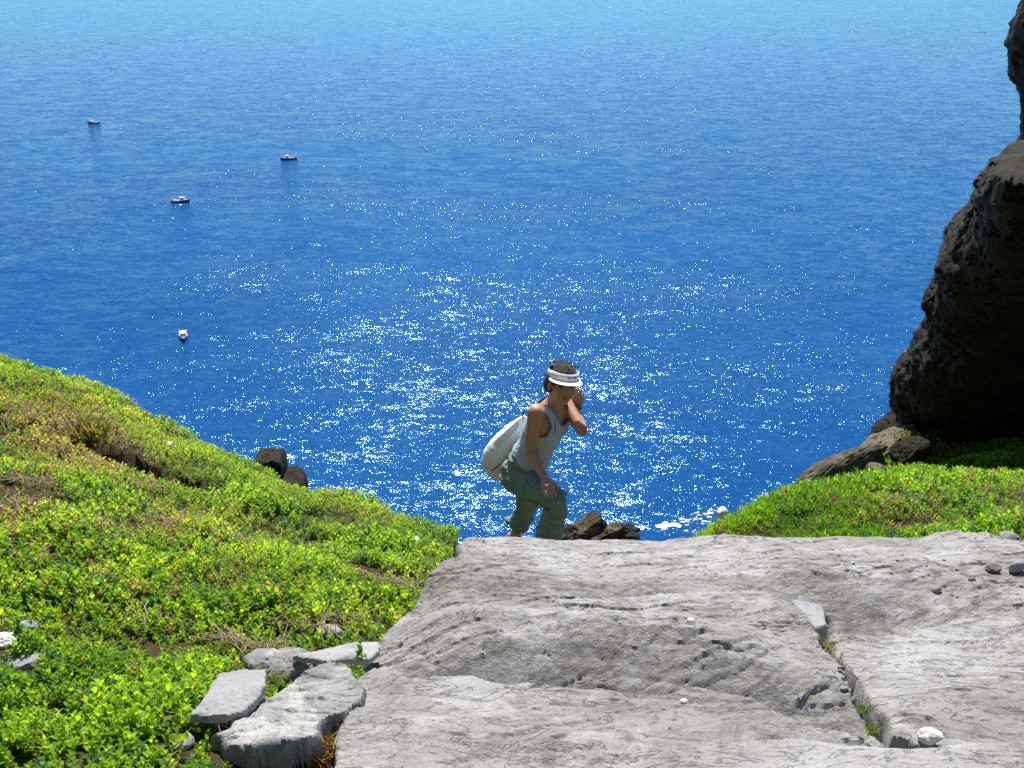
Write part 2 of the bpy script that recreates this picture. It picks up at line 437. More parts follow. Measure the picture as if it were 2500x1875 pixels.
def heightslab(name, poly_px, plane, seed, edge=0.035, drop=0.13, dome=None, step=0.0055, mat='slab', parent=None, amp=1.0, jit=0.012, label=None, skirt=0.25, tiltx=0.0):
    z0, y0, sy = plane
    poly = [pix_plane(u, v, z0, y0, sy, tiltx) for u, v in poly_px]
    P = np.array(poly)
    x0, x1, ya, yb = P[:, 0].min()-0.03, P[:, 0].max()+0.03, P[:, 1].min()-0.03, P[:, 1].max()+0.03
    xs = np.arange(x0, x1, step); ys = np.arange(ya, yb, step)
    X, Y = np.meshgrid(xs, ys)
    d0 = poly_dist(X, Y, poly)
    inside = d0 > -0.04
    Xi, Yi = X[inside], Y[inside]
    JX = Xi + jit*fbm(Xi*7, Yi*7, 1.1, 4, seed+7); JY = Yi + jit*fbm(Xi*7, Yi*7, 5.2, 4, seed+8)
    d = poly_dist(JX, JY, poly)
    Zi = z0 - sy*(Yi-y0) + tiltx*Xi + rock_relief(Xi, Yi, seed, amp)*sstep(0, 0.05, d+0.02)
    ew = edge*(1+0.6*fbm(Xi*5, Yi*5, 8.8, 2, seed+9))
    t = np.clip(d/np.maximum(ew, 0.004), 0, 1)
    Zi = Zi - drop*(1-np.sqrt(np.clip(1-(1-t)**2, 0, 1)))*0.6 - drop*0.4*(1-np.clip(d/0.006, 0, 1))
    if dome: Zi = Zi + dome(Xi, Yi, d)
    e_ = 0.002
    gx = (poly_dist(JX+e_, JY, poly)-d)/e_; gy = (poly_dist(JX, JY+e_, poly)-d)/e_
    rim_ = (d < step*0.7) & (d > -step*0.95)
    X = X.copy(); Y = Y.copy()
    xi, yi = Xi.copy(), Yi.copy(); xi[rim_] -= (d*gx)[rim_]; yi[rim_] -= (d*gy)[rim_]
    X[inside] = xi; Y[inside] = yi
    Z = np.zeros(X.shape); Z[inside] = Zi
    keep = np.zeros(X.shape, bool); keep[inside] = d > -step*0.75
    f = grid_faces(len(xs), len(ys))
    kf = keep.ravel()[f].all(1); f = f[kf]
    used = np.unique(f); remap = -np.ones(X.size, int); remap[used] = np.arange(len(used))
    V = np.stack([X.ravel(), Y.ravel(), Z.ravel()], 1)[used]; F = remap[f]
    # skirt down from the rim
    e = np.concatenate([F[:, [0, 1]], F[:, [1, 2]], F[:, [2, 3]], F[:, [3, 0]]])
    key = np.sort(e, 1); _, inv, cnt = np.unique(key[:, 0].astype(np.int64)*len(V)+key[:, 1], return_inverse=True, return_counts=True)
    rim = e[cnt[inv] == 1]
    rv = np.unique(rim); low = V[rv].copy(); low[:, 2] -= skirt
    lm = -np.ones(len(V), int); lm[rv] = len(V)+np.arange(len(rv))
    SF = np.stack([rim[:, 1], rim[:, 0], lm[rim[:, 0]], lm[rim[:, 1]]], 1)
    V = np.concatenate([V, low]); F = np.concatenate([F, SF])
    return link(name, mesh_from(name, V, F, M[mat], sharp=38), parent, label=label)

steps = link('stone_steps', None, loc=(0, 0, 0), label='broad worn grey rock steps filling the foreground, below the climbing woman', cat='rock steps')
PL = dict(front=(0.03, 1.6, 0.20), low=(-0.005, 1.7, 0.20), mid=(-0.11, 2.0, 0.20), right=(-0.085, 1.9, 0.20), far=(-0.306, 2.72, 0.20))
m_, l_, f_, r_ = PL['mid'], PL['low'], PL['far'], PL['right']
for q in [(m_, 0.020, (1050, 1512), (1090, 1500), (1140, 1496)), (m_, 0.016, (1075, 1530), (1110, 1522), (1145, 1520)), (m_, 0.016, (1340, 1478), (1400, 1470), (1475, 1462)), (m_, 0.012, (1500, 1455), (1560, 1448)),
          (m_, 0.022, (1345, 1488), (1362, 1512), (1392, 1520)), (m_, 0.014, (1180, 1562), (1215, 1572), (1250, 1588)), (m_, 0.016, (1272, 1585), (1302, 1612)), (m_, 0.030, (1480, 1585), (1505, 1602), (1528, 1622)),
          (m_, 0.024, (1630, 1545), (1660, 1542), (1700, 1560)), (m_, 0.014, (1690, 1645), (1740, 1632), (1800, 1636), (1845, 1622)), (m_, 0.018, (1940, 1705), (1975, 1688), (2030, 1676)), (m_, 0.022, (1960, 1768), (2000, 1756), (2045, 1752)),
          (m_, 0.012, (1560, 1640), (1600, 1618), (1660, 1600)), (m_, 0.012, (1790, 1600), (1830, 1606)), (m_, 0.012, (1000, 1620), (1050, 1612)), (m_, 0.016, (1080, 1615), (1105, 1608)),
          (l_, 0.012, (1080, 1725), (1120, 1720), (1150, 1735)), (l_, 0.010, (1270, 1732), (1330, 1718), (1400, 1712)), (l_, 0.010, (1420, 1855), (1480, 1842), (1570, 1852)), (l_, 0.012, (1080, 1670), (1100, 1690)), (l_, 0.006, (1130, 1768), (1260, 1758), (1400, 1752), (1560, 1762)),
          (f_, 0.010, (1820, 1346), (1850, 1358)), (f_, 0.008, (1700, 1318), (1800, 1312), (1880, 1318)), (f_, 0.010, (1600, 1412), (1680, 1402), (1740, 1408)), (f_, 0.008, (1985, 1388), (2040, 1392), (2090, 1396)), (f_, 0.012, (1440, 1398), (1475, 1394)), (f_, 0.012, (1540, 1412), (1555, 1402)),
          (f_, 0.008, (2080, 1512), (2125, 1508)), (f_, 0.012, (1975, 1436), (1990, 1432)), (r_, 0.008, (2320, 1542), (2370, 1548), (2412, 1570)), (r_, 0.008, (2440, 1590), (2480, 1598)), (r_, 0.010, (2190, 1765), (2240, 1745), (2270, 1750))]:
    scarp(*q)
_rs = np.random.default_rng(77)
for _ in range(110):
    yy = _rs.uniform(1.65, 3.1); xx = _rs.uniform(-0.35, 2.1)*(0.75+0.25*yy/2.5); L_ = _rs.uniform(0.03, 0.13); an = _rs.normal(-0.25, 0.35); cv = _rs.normal(0, 0.25)
    ux, uy = math.cos(an), math.sin(an)
    SCARPS.append((np.array([(xx-ux*L_/2, yy-uy*L_/2), (xx-uy*cv*L_*0.3, yy+ux*cv*L_*0.3), (xx+ux*L_/2, yy+uy*L_/2)]), _rs.uniform(0.0015, 0.006)))
# nearest slab, across the bottom right
heightslab('stone_slab', [(1330, 1905), (1480, 1880), (1600, 1812), (1720, 1794), (1966, 1784), (2110, 1796), (2204, 1802), (2360, 1796), (2640, 1788), (2640, 1905)],
           PL['front'], 11, edge=0.035, drop=0.10, parent=steps, amp=0.5, label='smooth nearest slab along the bottom edge')
# lower slab with the scooped far lip
heightslab('stone_slab', [(780, 1905), (800, 1880), (805, 1800), (815, 1740), (835, 1700), (870, 1650), (915, 1622), (1000, 1640), (1090, 1652), (1171, 1654), (1290, 1662), (1406, 1677),
           (1515, 1690), (1605, 1688), (1700, 1672), (1850, 1706), (1985, 1745), (2130, 1775), (2180, 1800), (2300, 1850), (2300, 1905)],
           PL['low'], 23, edge=0.016, drop=0.13, parent=steps, amp=0.55, jit=0.022, dome=lambda X, Y, d: 0.010*np.sin((Y+0.12*X+0.06*fbm(X*2, Y*2, 0, 2, 4))*26) - 0.04*np.exp(-((Y-1.72)/0.06)**2)*sstep(0.3, 0.6, X))
MIDP_ = np.array([(1.6, -0.22), (1.9, -0.185), (1.95, -0.165), (2.0, -0.138), (2.06, -0.098), (2.12, -0.064), (2.2, -0.040), (2.28, -0.078), (2.36, -0.138), (2.42, -0.168), (2.52, -0.188), (2.62, -0.228), (2.8, -0.30), (3.0, -0.40)])
def dome_mid(X, Y, d):
    w = Y + 0.045*fbm(X*1.6, Y*1.6, 0, 3, 5) + 0.05*np.sin(X*3.0)*0.5
    k = sstep(-0.45, -0.1, X)*(1-0.9*sstep(0.50, 0.95, X + 0.5*(Y-2.0)))
    prof = np.interp(w, MIDP_[:, 0], MIDP_[:, 1])
    flat = PL['mid'][0] - PL['mid'][2]*(Y-PL['mid'][1])
    return k*(prof - flat)
heightslab('stone_slab', [(850, 1700), (900, 1600), (945, 1545), (965, 1512), (1040, 1478), (1135, 1452), (1290, 1446), (1430, 1450), (1580, 1440), (1740, 1428), (1880, 1440), (1938, 1474), (2000, 1530),
           (2040, 1600), (2085, 1660), (2112, 1722), (2160, 1768), (2172, 1830), (1700, 1830), (1400, 1800), (1000, 1780)],
           PL['mid'], 37, edge=0.014, drop=0.11, dome=dome_mid, parent=steps, amp=0.85, jit=0.022, label='rough layered middle slab with pits and small scarps')
# slab right of the crack
heightslab('stone_slab', [(2066, 1572), (2150, 1546), (2230, 1528), (2360, 1504), (2520, 1482), (2640, 1466), (2640, 1850), (2300, 1850), (2178, 1800), (2160, 1768), (2118, 1722), (2088, 1660), (2052, 1610)],
           PL['right'], 51, edge=0.012, drop=0.10, parent=steps, amp=0.5, label='smooth pale slab right of the long crack')
# far slab, whose edge hides the woman's feet
FARP_ = np.array([(2.2, -0.35), (2.55, -0.345), (2.66, -0.31), (2.76, -0.282), (2.86, -0.298), (3.05, -0.362), (3.2, -0.420), (3.6, -0.58)])
def dome_far(X, Y, d):
    w = Y + 0.06*fbm(X*1.4, Y*1.4, 0, 3, 15); k = 1-sstep(1.0, 1.6, X)
    return k*(np.interp(w, FARP_[:, 0], FARP_[:, 1]) - (PL['far'][0] - PL['far'][2]*(Y-PL['far'][1]))) + 0.012*fbm(X*2.2, Y*2.2, 0, 2, 77)
heightslab('stone_slab', [(1000, 1560), (1010, 1450), (1035, 1424), (1068, 1402), (1122, 1372), (1106, 1346), (1140, 1318), (1190, 1308), (1290, 1304), (1400, 1313), (1560, 1317), (1640, 1309), (1760, 1300),
           (1900, 1301), (2060, 1296), (2200, 1298), (2330, 1290), (2420, 1296), (2470, 1318), (2640, 1330), (2640, 1560), (2420, 1545), (2150, 1590), (2060, 1620), (2044, 1560), (2020, 1480), (1990, 1520), (1800, 1530), (1400, 1540)],
           PL['far'], 67, edge=0.025, drop=0.14, dome=dome_far, parent=steps, amp=0.7, jit=0.022, skirt=0.5, label='far slab whose edge hides the feet of the woman')
# thin plate lying at the head of the crack
heightslab('slate_plate', [(1926, 1462), (1972, 1466), (2012, 1478), (2024, 1524), (1985, 1536), (1958, 1520)], (-0.240, 2.5, 0.20), 83, edge=0.008, drop=0.02, step=0.004, mat='slate', parent=steps, amp=0.15, jit=0.006, skirt=0.05, label='smooth pale plate at the head of the crack')

# stepping stones under and in front of the woman, behind the far slab
def rock_verts(seed, sub=4, planes=14, rough=0.06, flat=0.0, rad=(0.72, 1.0)):
    """angular stone of unit size: a sphere cut by planes, then roughened"""
    rg = np.random.default_rng(seed)
    import bmesh
    bm = bmesh.new(); bmesh.ops.create_icosphere(bm, subdivisions=sub, radius=1.0)
    V = np.array([v.co[:] for v in bm.verts]); F = np.array([[v.index for v in f.verts] for f in bm.faces]); bm.free()
    r = np.ones(len(V))
    N = rg.normal(size=(planes, 3)); N /= np.linalg.norm(N, axis=1)[:, None]
    if flat: N = np.concatenate([N, [[0, 0, 1], [0, 0, -1]]])
    for i, n in enumerate(N):
        c = V @ n
        dd = rg.uniform(*rad) if i < planes else flat
        r = np.where(c > 1e-3, np.minimum(r, dd/np.maximum(c, 1e-3)), r)
    V = V*r[:, None]
    nz = fbm(V[:, 0]*1.6+seed, V[:, 1]*1.6, V[:, 2]*1.6, 5, seed % 97)
    st = np.abs(fbm(V[:, 0]*2+seed, V[:, 1]*3, V[:, 2]*7, 4, seed % 89))
    V = V*(1+rough*(2.0*nz - 1.1*np.exp(-(st/0.06)**2)))[:, None]
    return V, F

def boxy_verts(seed, sub=5, e=0.32, rough=0.05):
    """block-shaped rock of unit half size with uneven faces"""
    import bmesh
    rg = np.random.default_rng(seed)
    bm = bmesh.new(); bmesh.ops.create_icosphere(bm, subdivisions=sub, radius=1.0)
    D = np.array([v.co[:] for v in bm.verts]); F = np.array([[v.index for v in f.verts] for f in bm.faces]); bm.free()
    p = 2/e; r = (np.abs(D)**p).sum(1)**(-1/p); V = D*r[:, None]
    N = rg.normal(size=(7, 3)); N /= np.linalg.norm(N, axis=1)[:, None]
    for n in N:
        c = V @ n; lim = rg.uniform(0.85, 1.2); V = V - np.maximum(c-lim, 0)[:, None]*n
    q = V*1.7 + seed
    nz = fbm(q[:, 0], q[:, 1], q[:, 2], 5, seed % 97, 0.55); st = np.abs(fbm(q[:, 0]*0.6, q[:, 1]*1.2, q[:, 2]*4, 4, seed % 89))
    return V*(1+rough*(2.2*nz - 1.6*np.exp(-(st/0.05)**2)))[:, None], F

def stone(name, at, size, seed, mat, rot=(0, 0, 0), parent=None, sub=4, rough=0.06, flat=0.0, planes=14, rad=(0.72, 1.0), sharp=True, **kw):
    V, F = rock_verts(seed, sub, planes, rough, flat, rad)
    V = V*np.array(size)*0.5
    me = mesh_from(name, V, F, M[mat], sharp=24)
    o = link(name, me, parent, loc=at, **kw)
    o.rotation_euler = rot
    return o

for i, (x, y, z, sx, sy_, sz) in enumerate([(0.10, 3.72, -1.08, 0.95, 0.5, 0.26), (0.22, 4.18, -1.36, 1.0, 0.48, 0.26), (0.30, 4.62, -1.62, 0.9, 0.5, 0.26), (0.25, 5.05, -1.86, 0.95, 0.5, 0.24)]):
    stone('step_stone', (x, y, z), (sx, sy_, sz), 300+i, 'slab', parent=steps, flat=0.8, rough=0.03, rot=(0, 0, 0.1*i))

# ------------------------------------------------------------------ stones at the left edge of the steps
slab1 = heightslab('loose_slate', [(528, 1640), (590, 1632), (655, 1630), (656, 1672), (630, 1702), (600, 1734), (540, 1742), (462, 1742), (495, 1690)], (0.060, 1.85, 0.03), 91, edge=0.004, drop=0.006, step=0.004,
           mat='slate', amp=0.15, jit=0.016, skirt=0.015, tiltx=0.05)
slab1['label'] = 'smooth flat slate lying tilted on the plants at bottom left'; slab1['category'] = 'stone slab'
blk = heightslab('ledge_block', [(560, 1775), (600, 1752), (640, 1722), (668, 1700), (720, 1655), (800, 1600), (850, 1612), (872, 1640), (880, 1700), (835, 1740), (800, 1775), (752, 1808), (690, 1832), (620, 1838), (560, 1832), (495, 1800)],
           (0.008, 1.75, 0.20), 97, edge=0.012, drop=0.04, step=0.005, mat='block', amp=0.9, jit=0.035, skirt=0.045)
blk['label'] = 'rough blue grey rock ledge with a dark undercut front, under the small white stone'; blk['category'] = 'rock'
s3 = heightslab('thin_slate', [(712, 1598), (800, 1582), (862, 1566), (925, 1566), (928, 1586), (900, 1610), (846, 1606), (800, 1612)], (-0.095, 2.2, 0.16), 101, edge=0.004, drop=0.006, step=0.004, mat='slate', amp=0.2, jit=0.010, skirt=0.012)
s3['label'] = 'thin grey slate plate wedged above the rough ledge, beside the plants'; s3['category'] = 'stone slab'
def px_stone(name, u, v, y, w, h, d, seed, mat, label, cat, group=None, sink=0.3, rot=(0, 0, 0), **kw):
    c = pix(u, v, y)
    return stone(name, tuple(c), (w, d, h), seed, mat, rot=rot, label=label, cat=cat, group=group, **kw)
px_stone('rock', 640, 1622, 2.12, 0.10, 0.07, 0.11, 411, 'block', 'square grey rock behind the flat tilted slate', 'rock', planes=8)
px_stone('rock', 700, 1622, 2.12, 0.13, 0.06, 0.12, 412, 'slab', 'low grey rock between the square rock and the thin slate', 'rock', planes=8)
px_stone('white_stone', 10, 1572, 2.12, 0.075, 0.055, 0.06, 413, 'white', 'bright white rounded stone at the left edge of the plants', 'stone', planes=6)
px_stone('rock', 62, 1538, 2.2, 0.065, 0.06, 0.06, 414, 'slate', 'pale grey stone right above the bright white stone', 'stone', planes=9)
px_stone('rock', 55, 1628, 2.03, 0.12, 0.06, 0.09, 415, 'block', 'flat grey rock below the bright white stone', 'rock', planes=9)
px_stone('rock', 80, 1868, 1.64, 0.075, 0.05, 0.06, 416, 'slate', 'pale grey rock at the bottom left corner among leaves', 'rock', planes=9)
px_stone('rock', 197, 1856, 1.66, 0.06, 0.05, 0.05, 417, 'slate', 'pale grey rock in the leaves, second along the bottom edge', 'rock', planes=9)
px_stone('rock', 448, 1815, 1.70, 0.045, 0.035, 0.05, 418, 'slate', 'small pale stone just left of the dark undercut ledge', 'stone', planes=9)
px_stone('rock', 800, 1542, 2.42, 0.075, 0.035, 0.05, 419, 'block', 'small dark stone lying in the plants above the thin slate', 'stone', planes=9)
px_stone('coral_stone', 690, 1727, 1.87, 0.040, 0.024, 0.03, 421, 'pale', 'small white knobbly stone lying on the blue grey ledge', 'stone', planes=5, rough=0.22)
# loose stones on the slabs
bpy.context.view_layer.update()
_dg = bpy.context.evaluated_depsgraph_get()
def drop(x, y):
    """height of whatever lies under (x, y)"""
    ok, loc, *_ = sc.ray_cast(_dg, (x, y, 3.0), (0, 0, -1)); return loc.z if ok else 0.0
def slab_stone(name, u, v, pl, w, h, d, seed, mat, label, lift=0.35, **kw):
    x, y = pix_plane(u, v, *PL[pl]); z = drop(x, y) + h*0.28
    return stone(name, (x, y, z), (w, d, h), seed, mat, label=label, cat='stone', **kw)
_rc = np.random.default_rng(881)
CHIP = [mesh_from('stone_chip', rock_verts(900+i, 2, 8, 0.08, 0, (0.5, 0.95))[0]*0.5, rock_verts(900+i, 2, 8, 0.08, 0, (0.5, 0.95))[1], M[m_], sharp=24) for i, m_ in enumerate(('slab', 'slate', 'block', 'slab', 'slate'))]
def chips(n, f, s0, s1, label, group, sink=0.25):
    for _ in range(n):
        u, v, pl = f(); x, y = pix_plane(u, v, *PL[pl]); k = _rc.uniform(s0, s1); sz = (k*_rc.uniform(0.8, 1.5), k, k*_rc.uniform(0.45, 0.8))
        o = link('stone_chip', CHIP[_rc.integers(0, 5)], loc=(x, y, drop(x, y)+sz[2]*sink), label=label, cat='stone', group=group)
        o.scale = sz; o.rotation_euler = (_rc.uniform(-0.3, 0.3), _rc.uniform(-0.3, 0.3), _rc.uniform(0, 6.28))
def _crack():
    t = _rc.uniform(0, 1); return np.interp(t, (0, 0.3, 0.6, 0.8, 1), (2050, 2092, 2122, 2165, 2240))+_rc.normal(0, 6), np.interp(t, (0, 0.3, 0.6, 0.8, 1), (1615, 1662, 1722, 1772, 1792))+_rc.normal(0, 5), 'low'
chips(26, _crack, 0.008, 0.022, 'small angular stone chip wedged in the long crack', 'stone chips in the long crack')
chips(24, lambda: (_rc.uniform(1100, 2450), _rc.uniform(1340, 1850), ('far', 'mid', 'low')[_rc.integers(0, 3)]), 0.003, 0.009, 'tiny loose chip of stone lying on the worn slabs', 'loose chips on the slabs')
chips(14, lambda: (_rc.uniform(2150, 2480), _rc.uniform(1370, 1460), 'far'), 0.006, 0.016, 'small loose pebble on the right part of the far slab', 'pebbles on the far slab')
chips(16, lambda: (_rc.uniform(600, 820), _rc.uniform(1835, 1875), 'low'), 0.010, 0.028, 'stone chip under the dark front of the undercut ledge', 'stone chips under the ledge')
slab_stone('stone', 2145, 1752, 'low', 0.062, 0.05, 0.06, 431, 'slab', 'angular grey stone jammed at the foot of the crack', lift=0.2, planes=7)
slab_stone('stone', 2275, 1778, 'low', 0.052, 0.036, 0.045, 432, 'pale', 'rounded whitish stone at the foot of the crack', lift=0.2, planes=6)
slab_stone('stone', 2332, 1794, 'low', 0.075, 0.014, 0.03, 433, 'slate', 'flat smooth stone right of the whitish rounded stone', lift=0.6, planes=7)
slab_stone('stone', 1683, 1564, 'mid', 0.022, 0.016, 0.02, 434, 'pale', 'small pale pebble in a hollow of the middle slab', lift=1.0, planes=6)
slab_stone('stone', 2422, 1404, 'far', 0.05, 0.03, 0.035, 435, 'slab', 'round brown grey pebble near the right edge of the far slab', lift=0.4, planes=6)
slab_stone('stone', 2480, 1402, 'far', 0.06, 0.05, 0.03, 436, 'slate', 'pointed slate shard at the right edge of the picture', lift=0.4, planes=6, rot=(0.3, 0.5, 0.4))
slab_stone('stone', 2286, 1448, 'far', 0.03, 0.022, 0.02, 437, 'slate', 'small grey shard lying below the brown grey pebble', lift=0.4, planes=6)
slab_stone('stone', 2370, 1430, 'far', 0.022, 0.016, 0.018, 438, 'slab', 'tiny pebble just left of and below the brown grey pebble', lift=0.4, planes=6)
slab_stone('stone', 1670, 1705, 'low', 0.016, 0.012, 0.014, 439, 'white', 'tiny white pebble on the lower slab', lift=0.4, planes=6)

# ------------------------------------------------------------------ crags and outcrops
def loft_rock(name, levels, y, depth, seed, mat, rough=0.06, seg=96, sub=6, lean=0.0, back=0.0, **kw):
    """closed rock built of stacked rings: levels = (v, u_left, u_right) along the outline, at horizontal distance y"""
    rows = []
    lv = np.array(levels, float)
    tt = np.linspace(0, 1, (len(levels)-1)*sub+1)*(len(levels)-1)
    L = np.stack([np.interp(tt, np.arange(len(levels)), lv[:, k]) for k in range(3)], 1)
    V = []
    zt = None
    y_base = y
    for li, (v, ul, ur) in enumerate(L):
        y = y_base - lean*(1-li/(len(L)-1))
        a, b = pix(ul, v, y), pix(ur, v, y)
        c = (a+b)/2; w = (b[0]-a[0])/2
        dep = depth*(0.55+0.45*min(1.0, w/0.5))
        for k in range(seg):
            th = 2*math.pi*k/seg
            cx, sy_ = math.cos(th), math.sin(th)
            e = 0.75
            px = c[0] + w*math.copysign(abs(cx)**e, cx); py = y + dep*math.copysign(abs(sy_)**e, sy_)
            V.append((px + (py-y)*(c[0]-w)/y*1.0, py, c[2]))
    V = np.array(V); n = len(L)
    top = V[:seg].mean(0); top[2] += 0.03; bot = V[-seg:].mean(0)
    cen = V.mean(0)
    rad = V - np.repeat(V.reshape(n, seg, 3).mean(1), seg, 0)
    rn = rad/np.maximum(np.linalg.norm(rad, axis=1), 1e-6)[:, None]
    size = max(0.2, np.ptp(V[:, 0]))
    q = V*1.3/size*2
    nz = fbm(q[:, 0]+seed, q[:, 1], q[:, 2], 5, seed, 0.55)
    ridge = 1-np.abs(fbm(q[:, 0]*1.4, q[:, 1]*1.4+seed, q[:, 2]*2.2, 4, seed+5))*2
    V = V + rn*((nz*1.1 + (ridge-0.7)*0.35)*rough*size)[:, None]
    hf = np.abs(fbm(q[:, 0]*6+3, q[:, 1]*6, q[:, 2]*9, 4, seed+15, 0.6))
    V = V - rn*((np.exp(-(hf/0.09)**2)*0.55 + 0.5*hf)*rough*size*0.55)[:, None]
    led = fbm(q[:, 0]*1.1+seed, q[:, 1]*1.1, q[:, 2]*1.6, 3, seed+25)*6
    V = V + rn*((np.round(led)-led*0.6)*0.16*rough*size)[:, None]
    V[:, 2] += 0.25*rough*size*fbm(q[:, 0]*3, q[:, 1]*3, q[:, 2]*3, 3, seed+9)
    ring = V.reshape(n, seg, 3)
    ends = lambda r, c: [c + (r-c)*k for k in (0.66, 0.33, 0.02)]
    rows = [x for x in ends(ring[0], top)][::-1] + list(ring) + ends(ring[-1], bot)
    n2 = len(rows); V = np.concatenate(rows)
    i = np.arange(n2*seg).reshape(n2, seg); j = np.roll(i, -1, 1)
    F = np.stack([i[:-1].ravel(), i[1:].ravel(), j[1:].ravel(), j[:-1].ravel()], 1)
    o = link(name, mesh_from(name, V, F, M[mat]), **kw)
    return o

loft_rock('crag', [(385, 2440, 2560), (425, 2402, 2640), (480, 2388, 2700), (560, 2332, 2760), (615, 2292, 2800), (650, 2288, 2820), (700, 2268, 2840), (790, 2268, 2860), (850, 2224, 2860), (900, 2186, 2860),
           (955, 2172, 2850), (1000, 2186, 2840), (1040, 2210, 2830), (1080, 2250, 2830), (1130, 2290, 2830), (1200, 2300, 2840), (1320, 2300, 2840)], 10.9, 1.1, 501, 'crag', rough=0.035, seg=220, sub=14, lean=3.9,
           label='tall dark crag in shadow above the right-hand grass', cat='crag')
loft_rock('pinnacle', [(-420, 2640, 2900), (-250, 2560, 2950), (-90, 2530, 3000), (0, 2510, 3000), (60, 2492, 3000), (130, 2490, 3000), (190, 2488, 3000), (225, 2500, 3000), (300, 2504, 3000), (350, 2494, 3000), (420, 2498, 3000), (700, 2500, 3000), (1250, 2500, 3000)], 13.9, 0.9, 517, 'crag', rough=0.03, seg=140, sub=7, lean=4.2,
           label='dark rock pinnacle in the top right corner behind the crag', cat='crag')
loft_rock('buttress', [(720, 2520, 2700), (770, 2490, 2800), (850, 2462, 2830), (930, 2450, 2850), (1000, 2440, 2860), (1060, 2425, 2880), (1110, 2395, 2880), (1150, 2372, 2890), (1250, 2360, 2900)], 8.9, 0.35, 523, 'outcrop', rough=0.05, seg=110, sub=8,
           label='ribbed brown rock buttress at the right edge in front of the crag', cat='crag')
# tilted slabs along the seaward rim of the right bank
def bar_rock(name, a, b, w, h, seed, mat, label, roll=0.0, cat='rock'):
    a, b = np.array(a), np.array(b); c = (a+b)/2; d = b-a; L = np.linalg.norm(d)
    V, F = boxy_verts(seed, 5, 0.42, 0.06)
    V = V*np.array((L, w, h))*0.5
    V[:, 2] *= 1 - 0.35*np.abs(V[:, 0]/(L*0.5))**2
    V[:, 2] += 0.02*h*foliation(V[:, 0]/L*3, V[:, 2]/h, 0.2, 5, seed)[0]
    X = Vector(d).normalized(); Z = Vector((0, 0, 1)); Y = Z.cross(X).normalized(); Z = X.cross(Y)
    rm = Matrix((X, Y, Z)).transposed() @ Matrix.Rotation(roll, 3, 'X')
    o = link(name, mesh_from(name, V, F, M[mat], sharp=26), loc=tuple(c), label=label, cat=cat)
    o.rotation_euler = rm.to_euler()
    return o
bar_rock('rock_outcrop', pix(1958, 1204, 6.9), pix(2145, 1112, 7.9), 0.24, 0.30, 541, 'crag2', 'long tilted brown slab of rock on the seaward rim of the right bank', roll=-0.45)
bar_rock('rock_outcrop', pix(2110, 1128, 8.2), pix(2240, 1060, 8.9), 0.35, 0.30, 542, 'outcrop', 'brown rock behind the long tilted slab, towards the crag', roll=-0.4)
bar_rock('rock_outcrop', pix(2150, 1100, 9.4), pix(2240, 1010, 9.9), 0.4, 0.30, 543, 'crag', 'dark slanting rock at the foot of the crag, sea behind it', roll=0.1)
bar_rock('rock_outcrop', pix(2185, 1120, 7.9), pix(2262, 1082, 8.1), 0.22, 0.17, 544, 'crag', 'short dark rock in the grass under the crag', roll=0.0)
bar_rock('rock_outcrop', pix(2125, 1150, 7.35), pix(2160, 1144, 7.4), 0.15, 0.09, 545, 'outcrop', 'small dark stone in the grass below the long tilted slab', cat='stone')
px_stone('boulder', 1766, 1252, 5.35, 0.075, 0.080, 0.08, 551, 'pale', 'rounded pale boulder on the rim of the right bank, nearest the woman', 'boulder', planes=5, rough=0.03)
px_stone('boulder', 1870, 1228, 6.1, 0.12, 0.12, 0.12, 552, 'slab', 'grey domed boulder half hidden behind the grass rim', 'boulder', planes=5, rough=0.03)
px_stone('boulder', 1903, 1232, 6.3, 0.11, 0.10, 0.12, 553, 'slab', 'low grey boulder touching the domed boulder on its right', 'boulder', planes=5, rough=0.03)
px_stone('stone', 2208, 1192, 6.7, 0.12, 0.06, 0.10, 554, 'slate', 'pale flat stone showing through the right-hand grass', 'stone', planes=8)
px_stone('stone', 2290, 1283, 4.35, 0.075, 0.05, 0.06, 555, 'pale', 'whitish stone in bare soil behind the far slab', 'stone', planes=8)
px_stone('stone', 2460, 1322, 3.2, 0.09, 0.07, 0.07, 556, 'slab', 'grey lump of rock at the right end of the far slab', 'stone', planes=8)
# rocks below the path behind the woman
px_stone('rock', 1422, 1292, 7.4, 0.46, 0.21, 0.3, 561, 'crag2', 'dark leaning rock just right of her knee, above the sea', 'rock', rot=(0.1, -0.5, 0.2), planes=12, rough=0.12, rad=(0.42, 0.95), flat=0.5, sub=5)
px_stone('rock', 1503, 1300, 7.7, 0.50, 0.25, 0.3, 562, 'crag2', 'dark brown layered rock, biggest of those behind the slab edge', 'rock', rot=(0.0, -0.25, 0.0), planes=12, rough=0.12, rad=(0.42, 0.95), flat=0.5, sub=5)
px_stone('rock', 1385, 1308, 7.1, 0.20, 0.18, 0.2, 563, 'crag2', 'small dark rock against the hem of the trousers', 'rock', rot=(0.0, -0.3, 0.4), planes=12, rough=0.12, rad=(0.42, 0.95), sub=5)
px_stone('rock', 1545, 1312, 7.4, 0.12, 0.09, 0.12, 564, 'crag', 'smallest dark rock at the right end of the group behind the slab', 'rock', planes=9)
